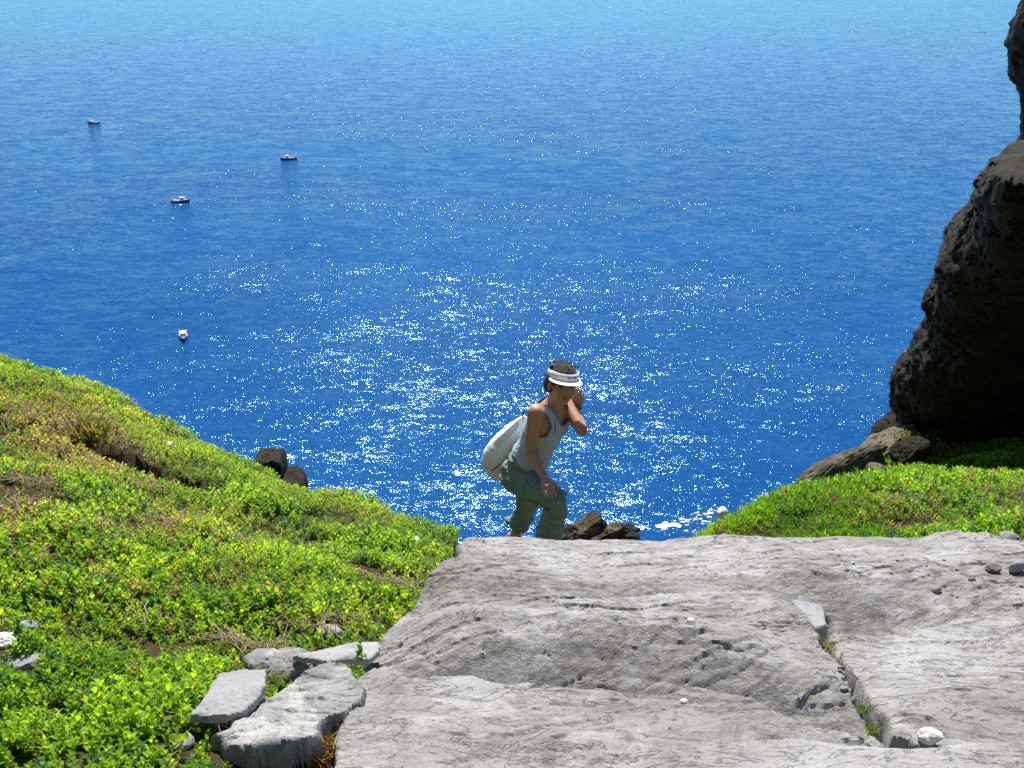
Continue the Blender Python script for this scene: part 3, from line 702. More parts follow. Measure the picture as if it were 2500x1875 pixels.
def sea_rock():
    Vs, Fs, o = [], [], 0
    for i, (u0, u1, v0, v1, y, d) in enumerate([(622, 712, 1110, 1330, 7.5, 0.16), (625, 768, 1158, 1400, 7.48, 0.2)]):
        a, b = pix(u0, v0, y), pix(u1, v1, y); V, F = boxy_verts(577+i, 5, 0.20, 0.02)
        V = V*np.array(((b[0]-a[0])/2, d, (a[2]-b[2])/2)) + np.array(((a[0]+b[0])/2, y, (a[2]+b[2])/2))
        Vs.append(V); Fs.append(F+o); o += len(V)
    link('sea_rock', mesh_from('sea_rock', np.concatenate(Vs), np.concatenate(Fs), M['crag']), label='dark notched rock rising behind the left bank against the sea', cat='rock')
sea_rock()

# ------------------------------------------------------------------ plants
def leaf_material(name, trans=0.5):
    b = NB(name)
    at = b.n('ShaderNodeVertexColor', layer_name='Col').outputs[0]
    f = b.noise(b.pos(), 90, 2)
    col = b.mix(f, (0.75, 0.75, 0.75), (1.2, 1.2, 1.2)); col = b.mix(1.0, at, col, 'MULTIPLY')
    d = b.bsdf(Base_Color=col, Roughness=0.55, Specular_IOR_Level=0.3)
    tcol = b.mix(1.0, col, (1.75, 1.55, 0.5), 'MULTIPLY')
    t = b.n('ShaderNodeBsdfTranslucent', ins={'Color': tcol}).outputs[0]
    mx = b.n('ShaderNodeMixShader', ins={0: trans, 1: d, 2: t})
    return b.done(mx.outputs[0])
M['leaf'] = leaf_material('fresh_leaf')
M['straw'] = plain('dry_straw', (0.36, 0.27, 0.15), 0.8, 0.35, 60)

def leaf_geo(nseg=2):
    """one leaf along +X of length 1, folded on its midrib and bent down at the tip"""
    w = {2: [0.0, 0.24, 0.0], 3: [0.04, 0.26, 0.20, 0.0], 4: [0.05, 0.20, 0.27, 0.18, 0.0]}[nseg]
    V, F = [], []
    n = len(w)
    for i, ww in enumerate(w):
        t = i/(n-1); z = 0.16*math.sin(t*2.0) - 0.16*t*t
        V += [(t, ww, z+ww*0.35), (t, 0, z), (t, -ww, z+ww*0.35)]
    for i in range(n-1):
        a = i*3
        F += [(a, a+1, a+4), (a, a+4, a+3), (a+1, a+2, a+5), (a+1, a+5, a+4)]
    return np.array(V), np.array(F)

def clean(V, F):
    """weld the collapsed leaf ends"""
    F = [f for f in F]
    return V, np.array(F)

def sprig_geo(seed, pairs=4, nseg=2, L=0.020, stem=0.05, spread=1.0):
    """leafy shoot with pairs of opposite leaves and a tuft at the top"""
    rg = np.random.default_rng(seed)
    lv, lf = leaf_geo(nseg)
    Vs, Fs, T = [], [], []
    off = 0
    bend = rg.normal(0, 0.25, 2)
    for i in range(pairs):
        t = (i+1)/pairs
        base = np.array((bend[0]*t*t*stem, bend[1]*t*t*stem, stem*t))
        ln = L*(1.05-0.35*t)*rg.uniform(0.85, 1.15)
        az0 = i*math.pi/2 + rg.uniform(-0.4, 0.4)
        for s in (0, 1):
            az = az0 + s*math.pi + rg.uniform(-0.25, 0.25)
            el = rg.uniform(0.15, 0.5) + 0.55*t
            c, sn = math.cos(az), math.sin(az); ce, se = math.cos(el), math.sin(el)
            P = lv*ln*np.array((1, rg.uniform(0.85, 1.2)*spread, 1))
            x = P[:, 0]*ce - P[:, 2]*se; z = P[:, 0]*se + P[:, 2]*ce; y = P[:, 1]
            Q = np.stack([x*c - y*sn, x*sn + y*c, z], 1) + base
            Vs.append(Q); Fs.append(lf+off); off += len(Q); T.append(np.full(len(Q), t))
    # stem
    r = 0.0011
    sv = []
    for t in (0.0, 1.0):
        b0 = np.array((bend[0]*t*t*stem, bend[1]*t*t*stem, stem*t))
        for k in range(3): sv.append(b0+np.array((r*math.cos(k*2.094), r*math.sin(k*2.094), 0)))
    sf = []
    for k in range(3):
        a, c2 = k, (k+1) % 3; sf += [(a, c2, 3+c2), (a, 3+c2, 3+k)]
    Vs.append(np.array(sv)); Fs.append(np.array(sf)+off); T.append(np.full(6, 0.1))
    return np.concatenate(Vs), np.concatenate(Fs), np.concatenate(T)

def blade_geo(seed, n=7, h=0.06, w=0.0028):
    """small tuft of narrow blades"""
    rg = np.random.default_rng(seed); Vs, Fs, T = [], [], []; off = 0
    for i in range(n):
        az = rg.uniform(0, 6.283); lean = rg.uniform(0.15, 0.95); hh = h*rg.uniform(0.6, 1.15)
        c, s = math.cos(az), math.sin(az); b0 = np.array((rg.normal(0, 0.008), rg.normal(0, 0.008), 0))
        P = []
        for t, ww in ((0, 1.0), (0.5, 0.9), (1.0, 0.12)):
            r = hh*lean*t*t*0.8 + hh*0.15*t; z = hh*(t - 0.35*lean*t*t)
            for sg in (-1, 1): P.append((r*c - sg*w*ww*s, r*s + sg*w*ww*c, z))
        Vs.append(np.array(P)+b0); Fs.append(np.array([(0, 1, 3), (0, 3, 2), (2, 3, 5), (2, 5, 4)])+off); off += 6; T.append(np.repeat((0.2, 0.6, 1.0), 2))
    return np.concatenate(Vs), np.concatenate(Fs), np.concatenate(T)

def terrain_normal(x, y, e=0.04):
    zx = (terrain_fast(x+e, y)-terrain_fast(x-e, y))/(2*e); zy = (terrain_fast(x, y+e)-terrain_fast(x, y-e))/(2*e)
    n = np.stack([-zx, -zy, np.ones_like(zx)], 1)
    return n/np.linalg.norm(n, axis=1)[:, None]

ROCK_POLYS = []
def scatter(protos, pos, nrm, scale, cols, tip, seed):
    """instances of proto shoots as one vertex soup; cols per shoot, tip = how much lighter the top leaves are"""
    rg = np.random.default_rng(seed); n = len(pos)
    which = rg.integers(0, len(protos), n); spin = rg.uniform(0, 6.283, n)
    up = nrm*0.55 + np.array((0, 0, 0.45)) + rg.normal(0, 0.16, (n, 3)); up /= np.linalg.norm(up, axis=1)[:, None]
    ref = np.stack([np.cos(spin), np.sin(spin), np.zeros(n)], 1)
    ax = ref - (ref*up).sum(1)[:, None]*up; ax /= np.linalg.norm(ax, axis=1)[:, None]
    ay = np.cross(up, ax)
    VV, FF, CC = [], [], []; off = 0
    for k, (pv, pf, pt) in enumerate(protos):
        I = np.where(which == k)[0]
        if not len(I): continue
        m = len(pv)
        W = (pv[None, :, 0, None]*ax[I, None] + pv[None, :, 1, None]*ay[I, None] + pv[None, :, 2, None]*up[I, None])*scale[I, None, None] + pos[I, None]
        F = pf[None] + (np.arange(len(I))*m)[:, None, None] + off
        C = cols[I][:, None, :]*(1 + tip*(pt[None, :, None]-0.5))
        VV.append(W.reshape(-1, 3)); FF.append(F.reshape(-1, 3)); CC.append(np.clip(C, 0, 1).reshape(-1, 3)); off += len(I)*m
    return np.concatenate(VV), np.concatenate(FF), np.concatenate(CC)

# plan outlines of the bare rock, where nothing grows
def plan(poly_px, plane): return [pix_plane(u, v, *plane) for u, v in poly_px]
BARE = [plan([(820, 1990), (805, 1800), (815, 1740), (835, 1700), (880, 1640), (915, 1600), (945, 1545), (962, 1512), (1000, 1462), (1035, 1424), (1068, 1402), (1116, 1372), (1106, 1346), (1140, 1318), (1400, 1312), (1760, 1300),
              (2060, 1296), (2330, 1292), (2420, 1296), (2470, 1318), (2640, 1330), (3000, 1420), (3000, 1990)], (-0.12, 2.1, 0.22)),
        plan([(528, 1640), (655, 1630), (656, 1672), (700, 1690), (800, 1600), (930, 1566), (928, 1700), (820, 1800), (760, 1880), (600, 1840), (500, 1795), (470, 1742), (495, 1690)], (0.03, 1.85, 0.2))]
BARE_PX = [(10, 1572, 34), (62, 1538, 30), (55, 1632, 40), (80, 1868, 34), (197, 1858, 30), (448, 1818, 22), (800, 1545, 26)]
def to_px(P):
    x, y, z = P[:, 0], P[:, 1], P[:, 2]-CAMZ
    dep = y*CP - z*SP; h = y*SP + z*CP
    return 1250 + FPX*x/dep, 937.5 - FPX*h/dep

def growth(x, y):
    """where plants may grow: off the rock, off steep faces"""
    ok = np.ones(len(x), bool)
    jx = x + 0.05*fbm(x*7, y*7, 0, 3, 210); jy = y + 0.05*fbm(x*7, y*7, 3, 3, 211)
    for p, lim in zip(BARE, (0.004, 0.016)): ok &= poly_dist(jx, jy, p) < lim
    d_ = FUR_B-FUR_A; L_ = math.hypot(*d_); d_ = d_/L_; n_ = np.array((-d_[1], d_[0])); n_ = n_ if n_[1] > 0 else -n_
    al = (x-FUR_A[0])*d_[0]+(y-FUR_A[1])*d_[1]; acr = (x-FUR_A[0])*n_[0]+(y-FUR_A[1])*n_[1]+0.06*fbm(x*5, y*5, 0.0, 3, 21)
    ok &= ~((al > 0.0) & (al < L_+0.05) & (acr > -0.05) & (acr < 0.075))
    ok &= ~((x > -0.25) & (x < 1.05) & (y > 3.2) & (y < 8))       # the path
    return ok

def sample(n, xr, yr, seed, polydens=None):
    rg = np.random.default_rng(seed)
    x = rg.uniform(*xr, n); y = rg.uniform(*yr, n)
    return x, y

def shoot_colours(P, rg, dry_amt, base=((0.115, 0.235, 0.014), (0.320, 0.470, 0.030)), blue=(0.060, 0.165, 0.045)):
    n = len(P); t = np.clip(rg.normal(0.5, 0.3, n) + 0.9*fbm(P[:, 0]*2.5, P[:, 1]*2.5, 0, 3, 301), 0, 1)[:, None]
    c = np.array(base[0])*(1-t) + np.array(base[1])*t
    bl = (rg.uniform(0, 1, n) < 0.16)[:, None]; c = np.where(bl, np.array(blue)*rg.uniform(0.8, 1.3, (n, 1)), c)
    br = (rg.uniform(0, 1, n) < dry_amt)[:, None]; k = rg.uniform(0, 1, (n, 1))
    c = np.where(br, np.array((0.20, 0.15, 0.06))*(1-k) + np.array((0.38, 0.31, 0.16))*k, c)
    return c

def dryness(P):
    u, v = to_px(P)
    d = 0.01 + 0.12*sstep(0.16, 0.46, fbm(P[:, 0]*1.3, P[:, 1]*1.1, 0.5, 4, 333))
    def blob(cu, cv, ru, rv, a): return a*np.exp(-((u-cu)/ru)**2 - ((v-cv)/rv)**2)
    d = d + blob(110, 1050, 170, 85, 0.75) + blob(260, 1125, 130, 60, 0.75) + blob(450, 1290, 170, 40, 0.6) + blob(30, 1250, 80, 80, 0.6) + blob(2150, 1250, 90, 40, 0.35) + blob(2230, 1280, 120, 30, 0.5) + blob(2420, 1190, 120, 30, 0.3)
    return np.clip(d, 0, 0.85)

NEAR = [sprig_geo(600+i, pairs=4, nseg=3, L=0.024, stem=0.045, spread=1.05) for i in range(8)]
MIDP = [sprig_geo(640+i, pairs=4, nseg=2, L=0.021, stem=0.045, spread=1.1) for i in range(8)]
GRS = [blade_geo(680+i) for i in range(6)]
SOFT = [sprig_geo(700+i, pairs=4, nseg=2, L=0.024, stem=0.04, spread=0.9) for i in range(6)]

left_bank = link('plant_bank', None, label='bank of leafy green coastal plants filling the lower left', cat='plants')
def make_left():
    x, y = sample(95000, (-4.6, 0.0), (1.15, 6.6), 401)
    yb = np.interp(x, EDGE[:, 0], EDGE[:, 1])
    ok = growth(x, y) & (y < yb+0.25)
    x, y = x[ok], y[ok]
    P = np.stack([x, y, terrain_fast(x, y)], 1); u, v = to_px(P)
    ok = (u > -260) & (u < 1300) & (v < 2050); P = P[ok]; u = u[ok]; v = v[ok]
    for cu, cv, r in BARE_PX:
        k = (np.abs(u-cu) > r*0.85) | (v < cv-r*0.3) | (v > cv+r*1.3); P, u, v = P[k], u[k], v[k]
    n = terrain_normal(P[:, 0], P[:, 1]); k = n[:, 2] > 0.5; P, n, u, v = P[k], n[k], u[k], v[k]
    rg = np.random.default_rng(402)
    gap = fbm(P[:, 0]*3.2, P[:, 1]*3.2, 1.5, 3, 341); keep = rg.uniform(0, 1, len(P)) < np.clip(1.15 - 1.6*sstep(0.12, 0.45, gap), 0.15, 1)
    P, n, u, v = P[keep], n[keep], u[keep], v[keep]
    rg = np.random.default_rng(403)
    c = shoot_colours(P, rg, dryness(P))
    sc_ = rg.uniform(0.55, 1.08, len(P))*(1+0.8*fbm(P[:, 0]*3, P[:, 1]*3, 0, 3, 345))
    P[:, 2] -= 0.006
    # the 300 shoots that show largest are objects of their own
    order = np.argsort(P[:, 1] + 0.0*u)
    inview = (u > 5) & (u < 2495) & (v < 1870)
    top = order[inview[order]][:300]
    rest = np.ones(len(P), bool); rest[top] = False
    protos = []
    for i, (pv, pf, pt) in enumerate(NEAR):
        for j, bc in enumerate(((0.115, 0.235, 0.014), (0.21, 0.35, 0.02), (0.30, 0.45, 0.028))):
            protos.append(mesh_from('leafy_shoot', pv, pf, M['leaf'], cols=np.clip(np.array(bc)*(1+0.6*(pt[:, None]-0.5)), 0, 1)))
    rg = np.random.default_rng(404)
    for i in top:
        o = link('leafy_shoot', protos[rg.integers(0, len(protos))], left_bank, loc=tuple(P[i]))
        up = Vector(n[i]*0.55 + np.array((0, 0, 0.45)) + rg.normal(0, 0.16, 3)).normalized()
        o.rotation_euler = (up.to_track_quat('Z', 'Y') @ Euler((0, 0, rg.uniform(0, 6.28))).to_quaternion()).to_euler()
        o.scale = (sc_[i],)*3
    near = rest & (P[:, 1] < 2.9); far = rest & ~near
    for nm, msk, pr, sd in (('leafy_ground_cover', near, NEAR, 411), ('leafy_ground_cover', far, MIDP, 412)):
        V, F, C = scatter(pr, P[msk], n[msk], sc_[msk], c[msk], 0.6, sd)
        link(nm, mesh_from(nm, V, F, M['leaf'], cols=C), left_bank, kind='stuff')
    print('left shoots', len(P), near.sum(), far.sum())
make_left()

right_bank = link('grass_bank', None, label='bright green grassy slope with low plants on the right, under the dark crag', cat='plants')
def make_right():
    x, y = sample(90000, (0.9, 6.5), (2.6, 10.2), 421)
    yb = np.interp(x, EDGE[:, 0], EDGE[:, 1]); ok = growth(x, y) & (y < yb+0.3)
    x, y = x[ok], y[ok]
    P = np.stack([x, y, terrain_fast(x, y)], 1); u, v = to_px(P)
    k = (u > 1600) & (u < 2700) & (v < 1500) & (v > 950); P, u, v = P[k], u[k], v[k]
    n = terrain_normal(P[:, 0], P[:, 1])
    rg = np.random.default_rng(423)
    leafy = rg.uniform(0, 1, len(P)) < 0.15 + 0.75*sstep(2050, 2350, u + 150*fbm(P[:, 0], P[:, 1], 0, 3, 351))
    bare = np.exp(-((u-2230)/70)**2 - ((v-1290)/16)**2) > 0.5
    dr = dryness(P)
    c = shoot_colours(P, rg, 0.04+dr*0.7, base=((0.11, 0.27, 0.008), (0.24, 0.42, 0.014)))
    sc_ = rg.uniform(0.6, 1.3, len(P))*(1+0.9*fbm(P[:, 0]*2.2, P[:, 1]*2.2, 0, 3, 355))
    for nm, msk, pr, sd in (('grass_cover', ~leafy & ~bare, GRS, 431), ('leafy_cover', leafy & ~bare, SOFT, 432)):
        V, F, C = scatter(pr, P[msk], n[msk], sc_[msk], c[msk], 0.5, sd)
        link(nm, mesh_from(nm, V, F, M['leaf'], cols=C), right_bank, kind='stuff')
    print('right shoots', len(P))
make_right()

# dry stems lying through the plants on the left
def tube_strip(pts, r):
    pts = np.array(pts); V, F = [], []
    for i, p in enumerate(pts):
        d = pts[min(i+1, len(pts)-1)]-pts[max(i-1, 0)]; d = d/np.linalg.norm(d)
        s = np.cross(d, (0, 0, 1)); s = s/max(1e-6, np.linalg.norm(s)); t = np.cross(s, d)
        rr = r*(1-0.5*i/(len(pts)-1))
        for k in range(4):
            a = k*math.pi/2; V.append(p + rr*(math.cos(a)*s + math.sin(a)*t))
    for i in range(len(pts)-1):
        for k in range(4): F.append((i*4+k, i*4+(k+1) % 4, (i+1)*4+(k+1) % 4, (i+1)*4+k))
    return np.array(V), np.array(F)
def make_straw():
    rg = np.random.default_rng(451); VV, FF, off = [], [], 0
    spots = [(60, 1270, 3.1, 14), (20, 1400, 2.6, 10), (470, 1300, 3.2, 22), (520, 1320, 3.15, 18), (270, 1110, 4.0, 14), (330, 1100, 4.0, 12), (160, 1010, 4.5, 16), (90, 1000, 4.5, 14), (620, 1590, 2.22, 12), (660, 1570, 2.25, 12), (350, 1180, 3.7, 14), (50, 1180, 3.4, 14),
             (400, 1540, 2.3, 6), (760, 1540, 2.4, 10), (830, 1520, 2.5, 10), (960, 1440, 2.95, 12), (2180, 1260, 5.0, 14), (2230, 1285, 4.4, 20), (2300, 1230, 5.6, 12), (2420, 1200, 6.0, 12), (520, 1780, 1.78, 3), (480, 1790, 1.76, 3)]
    for u, v, y, m in spots:
        for _ in range(m*2):
            c = pix(u+rg.normal(0, 45), v+rg.normal(0, 22), y); z = terrain_fast(c[0:1], c[1:2])[0]
            az = rg.normal(-0.5, 0.8); L = rg.uniform(0.06, 0.22)*(1 if y > 2.2 else 0.7)
            pts = []
            for t in np.linspace(-0.5, 0.5, 5):
                px_, py_ = c[0]+L*t*math.cos(az)+rg.normal(0, 0.004), c[1]+L*t*math.sin(az)+rg.normal(0, 0.004)
                pts.append((px_, py_, terrain_fast(np.array([px_]), np.array([py_]))[0] + rg.uniform(0.02, 0.055)))
            V, F = tube_strip(pts, rg.uniform(0.0009, 0.0019)); VV.append(V); FF.append(F+off); off += len(V)
    link('dry_stems', mesh_from('dry_stems', np.concatenate(VV), np.concatenate(FF), M['straw']), left_bank, kind='stuff')
make_straw()

def small_plant(name, at, protos, n, spread, scale, cols, label, cat, seed, group=None, updir=(0, 0, 1)):
    rg = np.random.default_rng(seed)
    P = np.array(at) + np.stack([rg.normal(0, spread, n), rg.normal(0, spread, n), np.zeros(n)], 1) if n > 1 else np.array([at])
    nr = np.tile(np.array(updir, float), (len(P), 1)) + rg.normal(0, 0.15, (len(P), 3))
    k = rg.uniform(0, 1, (len(P), 1)); C = np.array(cols[0])*(1-k)+np.array(cols[1])*k
    V, F, Cc = scatter(protos, P - np.array(at), nr, rg.uniform(0.7, 1.1, len(P))*scale, C, 0.4, seed)
    return link(name, mesh_from(name, V, F, M['leaf'], cols=Cc), loc=tuple(at), label=label, cat=cat, group=group)
GREEN = ((0.06, 0.15, 0.012), (0.11, 0.21, 0.02)); TAN = ((0.20, 0.11, 0.04), (0.34, 0.25, 0.11)); YEL = ((0.12, 0.17, 0.012), (0.2, 0.22, 0.02))
def on(pl, u, v, dz=0.0):
    x, y = pix_plane(u, v, *PL[pl]); return (x, y, PL[pl][0]-PL[pl][2]*(y-PL[pl][1])+dz)
small_plant('seedling', pix(882, 1612, 2.08), NEAR, 2, 0.006, 1.0, GREEN, 'tiny green seedling in the gap under the thin slate', 'plant', 461)
small_plant('dry_tuft', pix(800, 1850, 1.73), GRS, 34, 0.016, 1.0, TAN, 'dry brown tuft of stems in the gap beside the undercut ledge', 'plant', 462)
small_plant('dry_tuft', pix(800, 1865, 1.72), MIDP, 10, 0.014, 0.55, TAN, 'withered brown leaves at the bottom of the gap by the ledge', 'plant', 463)
small_plant('moss_tuft', pix(672, 1672, 1.96), SOFT, 12, 0.010, 0.6, YEL, 'yellow green mossy tuft right of the flat slate', 'plant', 464)
small_plant('crack_grass', on('low', 2112, 1715, -0.03), GRS, 6, 0.006, 0.45, GREEN, 'green grass growing in the long crack, upper tuft', 'grass', 465)
small_plant('crack_grass', on('low', 2128, 1775, -0.02), GRS, 6, 0.008, 0.45, YEL, 'yellowish grass tuft at the foot of the crack', 'grass', 466)
small_plant('crack_grass', on('mid', 2020, 1592, 0.0), SOFT, 7, 0.010, 0.5, YEL, 'little yellow green plant beside the head of the crack', 'plant', 467)
small_plant('edge_cushion', pix(1060, 1415, 3.02), SOFT, 40, 0.035, 0.6, ((0.10, 0.13, 0.02), (0.16, 0.18, 0.03)), 'low olive cushion plant at the left edge of the slab', 'plant', 468)
small_plant('edge_plant', pix(2440, 1336, 3.15), SOFT, 26, 0.03, 0.6, YEL, 'small plant growing at the right end of the far slab', 'plant', 469)
small_plant('dry_fern', pix(205, 1085, 4.35), GRS, 14, 0.03, 2.6, ((0.10, 0.12, 0.02), (0.26, 0.18, 0.07)), 'upright dry ferny tuft above the turf slip on the left bank', 'plant', 470)
small_plant('bush', pix(2235, 1085, 8.3), SOFT, 60, 0.09, 1.6, YEL, 'olive yellow shrublet on the rocks under the crag', 'bush', 471)
# sea campion flowers on the crest
def flower_geo():
    V, F = [], []
    for k in range(5):
        a = k*2*math.pi/5; lv, lf = leaf_geo(2)
        P = lv*0.011*np.array((1, 1.7, 1)); c, s = math.cos(a), math.sin(a)
        o = len(V); V += [(p[0]*c-p[1]*s, p[0]*s+p[1]*c, p[2]+0.055) for p in P]; F += [tuple(int(i)+o for i in f) for f in lf]
    o = len(V); V += [(0.001, 0, 0), (-0.001, 0.001, 0), (0, -0.001, 0), (0, 0, 0.055)]; F += [(o, o+1, o+3), (o+1, o+2, o+3), (o+2, o, o+3)]
    return np.array(V), F
M['petal'] = plain('white_petal', (0.8, 0.8, 0.78), 0.6, 0.05)
fv, ff = flower_geo(); fme = mesh_from('flower', fv, ff, M['petal'])
for i, (u, v, y, lab) in enumerate([(868, 1252, 4.3, 'white campion flower on the left crest, brightest of the group'), (866, 1270, 4.2, 'white campion flower just below the brightest one'), (845, 1240, 4.4, 'white campion flower above and left of the brightest one'), (797, 1238, 4.4, 'white campion flower, leftmost on the crest'),
                                    (410, 1112, 4.6, 'white flower on the crest above the turf slip'), (1000, 1345, 3.6, 'white flower near the slab corner on the left bank')]):
    c = pix(u, v, y); z = terrain_fast(c[0:1], c[1:2])[0]
    o = link('flower', fme, loc=(c[0], c[1], z+0.0), label=lab, cat='flower', group='white flowers on the left bank'); o.scale = (1.25,)*3
    o.rotation_euler = (0.35, 0.1*i, 0)

# ------------------------------------------------------------------ the woman climbing the steps
WY = 5.75
def J(cx, cy, y=WY): return pix(1130+cx*0.3014, 840+cy*0.3014, y)
def reach(parent, cx, cy, length, near=True):
    """point on the pixel's ray at the given distance from parent (nearer or farther root)"""
    a, b = J(cx, cy, 3.0), J(cx, cy, 9.0); d = (b-a)/np.linalg.norm(b-a)
    m = parent-a; t = m@d; h2 = (m@m)-t*t
    r = math.sqrt(max(0.0, length*length-h2))
    return a + d*(t - r if near else t + r)
def unit(v): v = np.array(v, float); return v/np.linalg.norm(v)

class Soup:
    def __init__(s): s.V, s.F, s.n = [], [], 0
    def add(s, V, F): s.V.append(np.array(V, float)); s.F += [tuple(int(i)+s.n for i in f) for f in F]; s.n += len(V)
    def rings(s, rings):
        k = len(rings[0]); V = np.concatenate(rings); F = []
        for i in range(len(rings)-1):
            for j in range(k): F.append((i*k+j, i*k+(j+1) % k, (i+1)*k+(j+1) % k, (i+1)*k+j))
        F.append(tuple(range(k-1, -1, -1))); F.append(tuple((len(rings)-1)*k+j for j in range(k)))
        s.add(V, F)
    def loft(s, st, seg=24):
        """st: (centre, vector A, vector B) stations"""
        R_ = []
        for c, A, B in st:
            th = np.linspace(0, 2*math.pi, seg, endpoint=False)
            R_.append(np.array(c) + np.cos(th)[:, None]*np.array(A) + np.sin(th)[:, None]*np.array(B))
        s.rings(R_)
    def limb(s, pts, rad, seg=16, cap=True):
        """tapered limb through points with round ends"""
        pts = [np.array(p, float) for p in pts]; st = []
        def frame(d):
            d = unit(d); u = np.cross(d, (0.31, 0.22, 0.9)); u = unit(u); return u, np.cross(d, u)
        n = len(pts)
        d0 = unit(pts[1]-pts[0]); d1 = unit(pts[-1]-pts[-2])
        for a in (0.95, 0.7, 0.35):
            u, w = frame(d0); c = math.sqrt(1-a*a); st.append((pts[0]-d0*rad[0]*a, u*rad[0]*c, w*rad[0]*c))
        for i, p in enumerate(pts):
            d = pts[min(i+1, n-1)]-pts[max(i-1, 0)]; u, w = frame(d); st.append((p, u*rad[i], w*rad[i]))
        for a in (0.35, 0.7, 0.95):
            u, w = frame(d1); c = math.sqrt(1-a*a); st.append((pts[-1]+d1*rad[-1]*a, u*rad[-1]*c, w*rad[-1]*c))
        s.loft(st, seg)
    def ball(s, c, ax, seg=20):
        """ellipsoid; ax = three axis vectors"""
        A, B, C = [np.array(a, float) for a in ax]; st = []
        for t in np.linspace(-0.985, 0.985, 13):
            q = math.sin(t*math.pi/2); r = math.sqrt(max(1e-4, 1-q*q)); st.append((np.array(c)+C*q, A*r, B*r))
        s.loft(st, seg)
    def remesh(s, name, mat, voxel=0.006, smooth=4, parent=None, disp=None, fac=0.5, **kw):
        me = bpy.data.meshes.new('tmp'); me.from_pydata([tuple(v) for v in np.concatenate(s.V)], [], s.F)
        o = bpy.data.objects.new('tmp', me); sc.collection.objects.link(o)
        m = o.modifiers.new('r', 'REMESH'); m.mode = 'VOXEL'; m.voxel_size = voxel; m.use_smooth_shade = True
        if smooth:
            m2 = o.modifiers.new('s', 'SMOOTH'); m2.iterations = smooth; m2.factor = fac
        dg = bpy.context.evaluated_depsgraph_get(); dg.update()
        out = bpy.data.meshes.new_from_object(o.evaluated_get(dg)); out.name = name
        bpy.data.objects.remove(o); bpy.data.meshes.remove(me)
        if disp is not None:
            n = len(out.vertices); co = np.empty(n*3, np.float32); out.vertices.foreach_get('co', co); co = co.reshape(-1, 3)
            no = np.empty(n*3, np.float32); out.vertex_normals.foreach_get('vector', no); no = no.reshape(-1, 3)
            co = co + no*disp(co)[:, None]; out.vertices.foreach_set('co', np.ascontiguousarray(co, np.float32).ravel()); out.update()
        out.polygons.foreach_set('use_smooth', np.ones(len(out.polygons), bool))
        out.materials.clear(); out.materials.append(mat)
        return link(name, out, parent, **kw) if name else out

def cloth(name, col, rough=0.85, scale=400, fold=40, var=0.10, bstr=0.25):
    b = NB(name); p = b.pos()
    f = b.noise(p, 9, 4, 0.6); w = b.noise(p, scale, 2)
    g = b.noise(b.n('ShaderNodeMapping', ins={'Vector': p, 'Scale': (1, 1, 2.2), 'Rotation': (0.4, 0.5, 0)}).outputs[0], fold, 3, 0.5, 1.0)
    c = b.mix(f, tuple(x*(1-var) for x in col), tuple(min(1, x*(1+var)) for x in col))
    return b.done(b.bsdf(Base_Color=c, Roughness=rough, Specular_IOR_Level=0.15, Sheen_Weight=0.1, Normal=b.bump(b.math('ADD', g, b.math('MULTIPLY', w, 0.2)), bstr, 0.01)))
def skin_material():
    b = NB('tanned_skin'); p = b.pos(); f = b.noise(p, 25, 3)
    c = b.mix(f, (0.43, 0.235, 0.135), (0.52, 0.29, 0.17))
    return b.done(b.bsdf(Base_Color=c, Roughness=0.5, Specular_IOR_Level=0.35, Subsurface_Weight=0.06, Subsurface_Radius=(0.01, 0.004, 0.002)))
M['skin'] = skin_material()
M['top'] = cloth('pale_grey_jersey', (0.46, 0.51, 0.60), fold=25, bstr=0.35)
M['trim'] = cloth('grey_jersey_trim', (0.20, 0.24, 0.30))
M['trousers'] = cloth('sage_green_cotton', (0.19, 0.27, 0.20), fold=22, bstr=0.5)
M['bag'] = cloth('white_cotton_sack', (0.86, 0.855, 0.84), fold=16, bstr=0.15, var=0.04)
M['visor'] = cloth('white_visor_cloth', (0.83, 0.83, 0.84), fold=10, bstr=0.1, var=0.03)
M['hair'] = cloth('dark_brown_hair', (0.030, 0.017, 0.012), rough=0.45, scale=260, fold=120, var=0.4, bstr=0.9)
M['black'] = plain('black_rubber', (0.012, 0.012, 0.014), 0.45)
M['ink'] = plain('faded_blue_ink', (0.10, 0.13, 0.28), 0.7)
M['lips'] = plain('lip_skin', (0.36, 0.12, 0.09), 0.45)
M['cord'] = plain('dark_cord', (0.05, 0.045, 0.04), 0.8)
M['shoe'] = plain('worn_brown_shoe', (0.10, 0.075, 0.05), 0.7, 0.3)

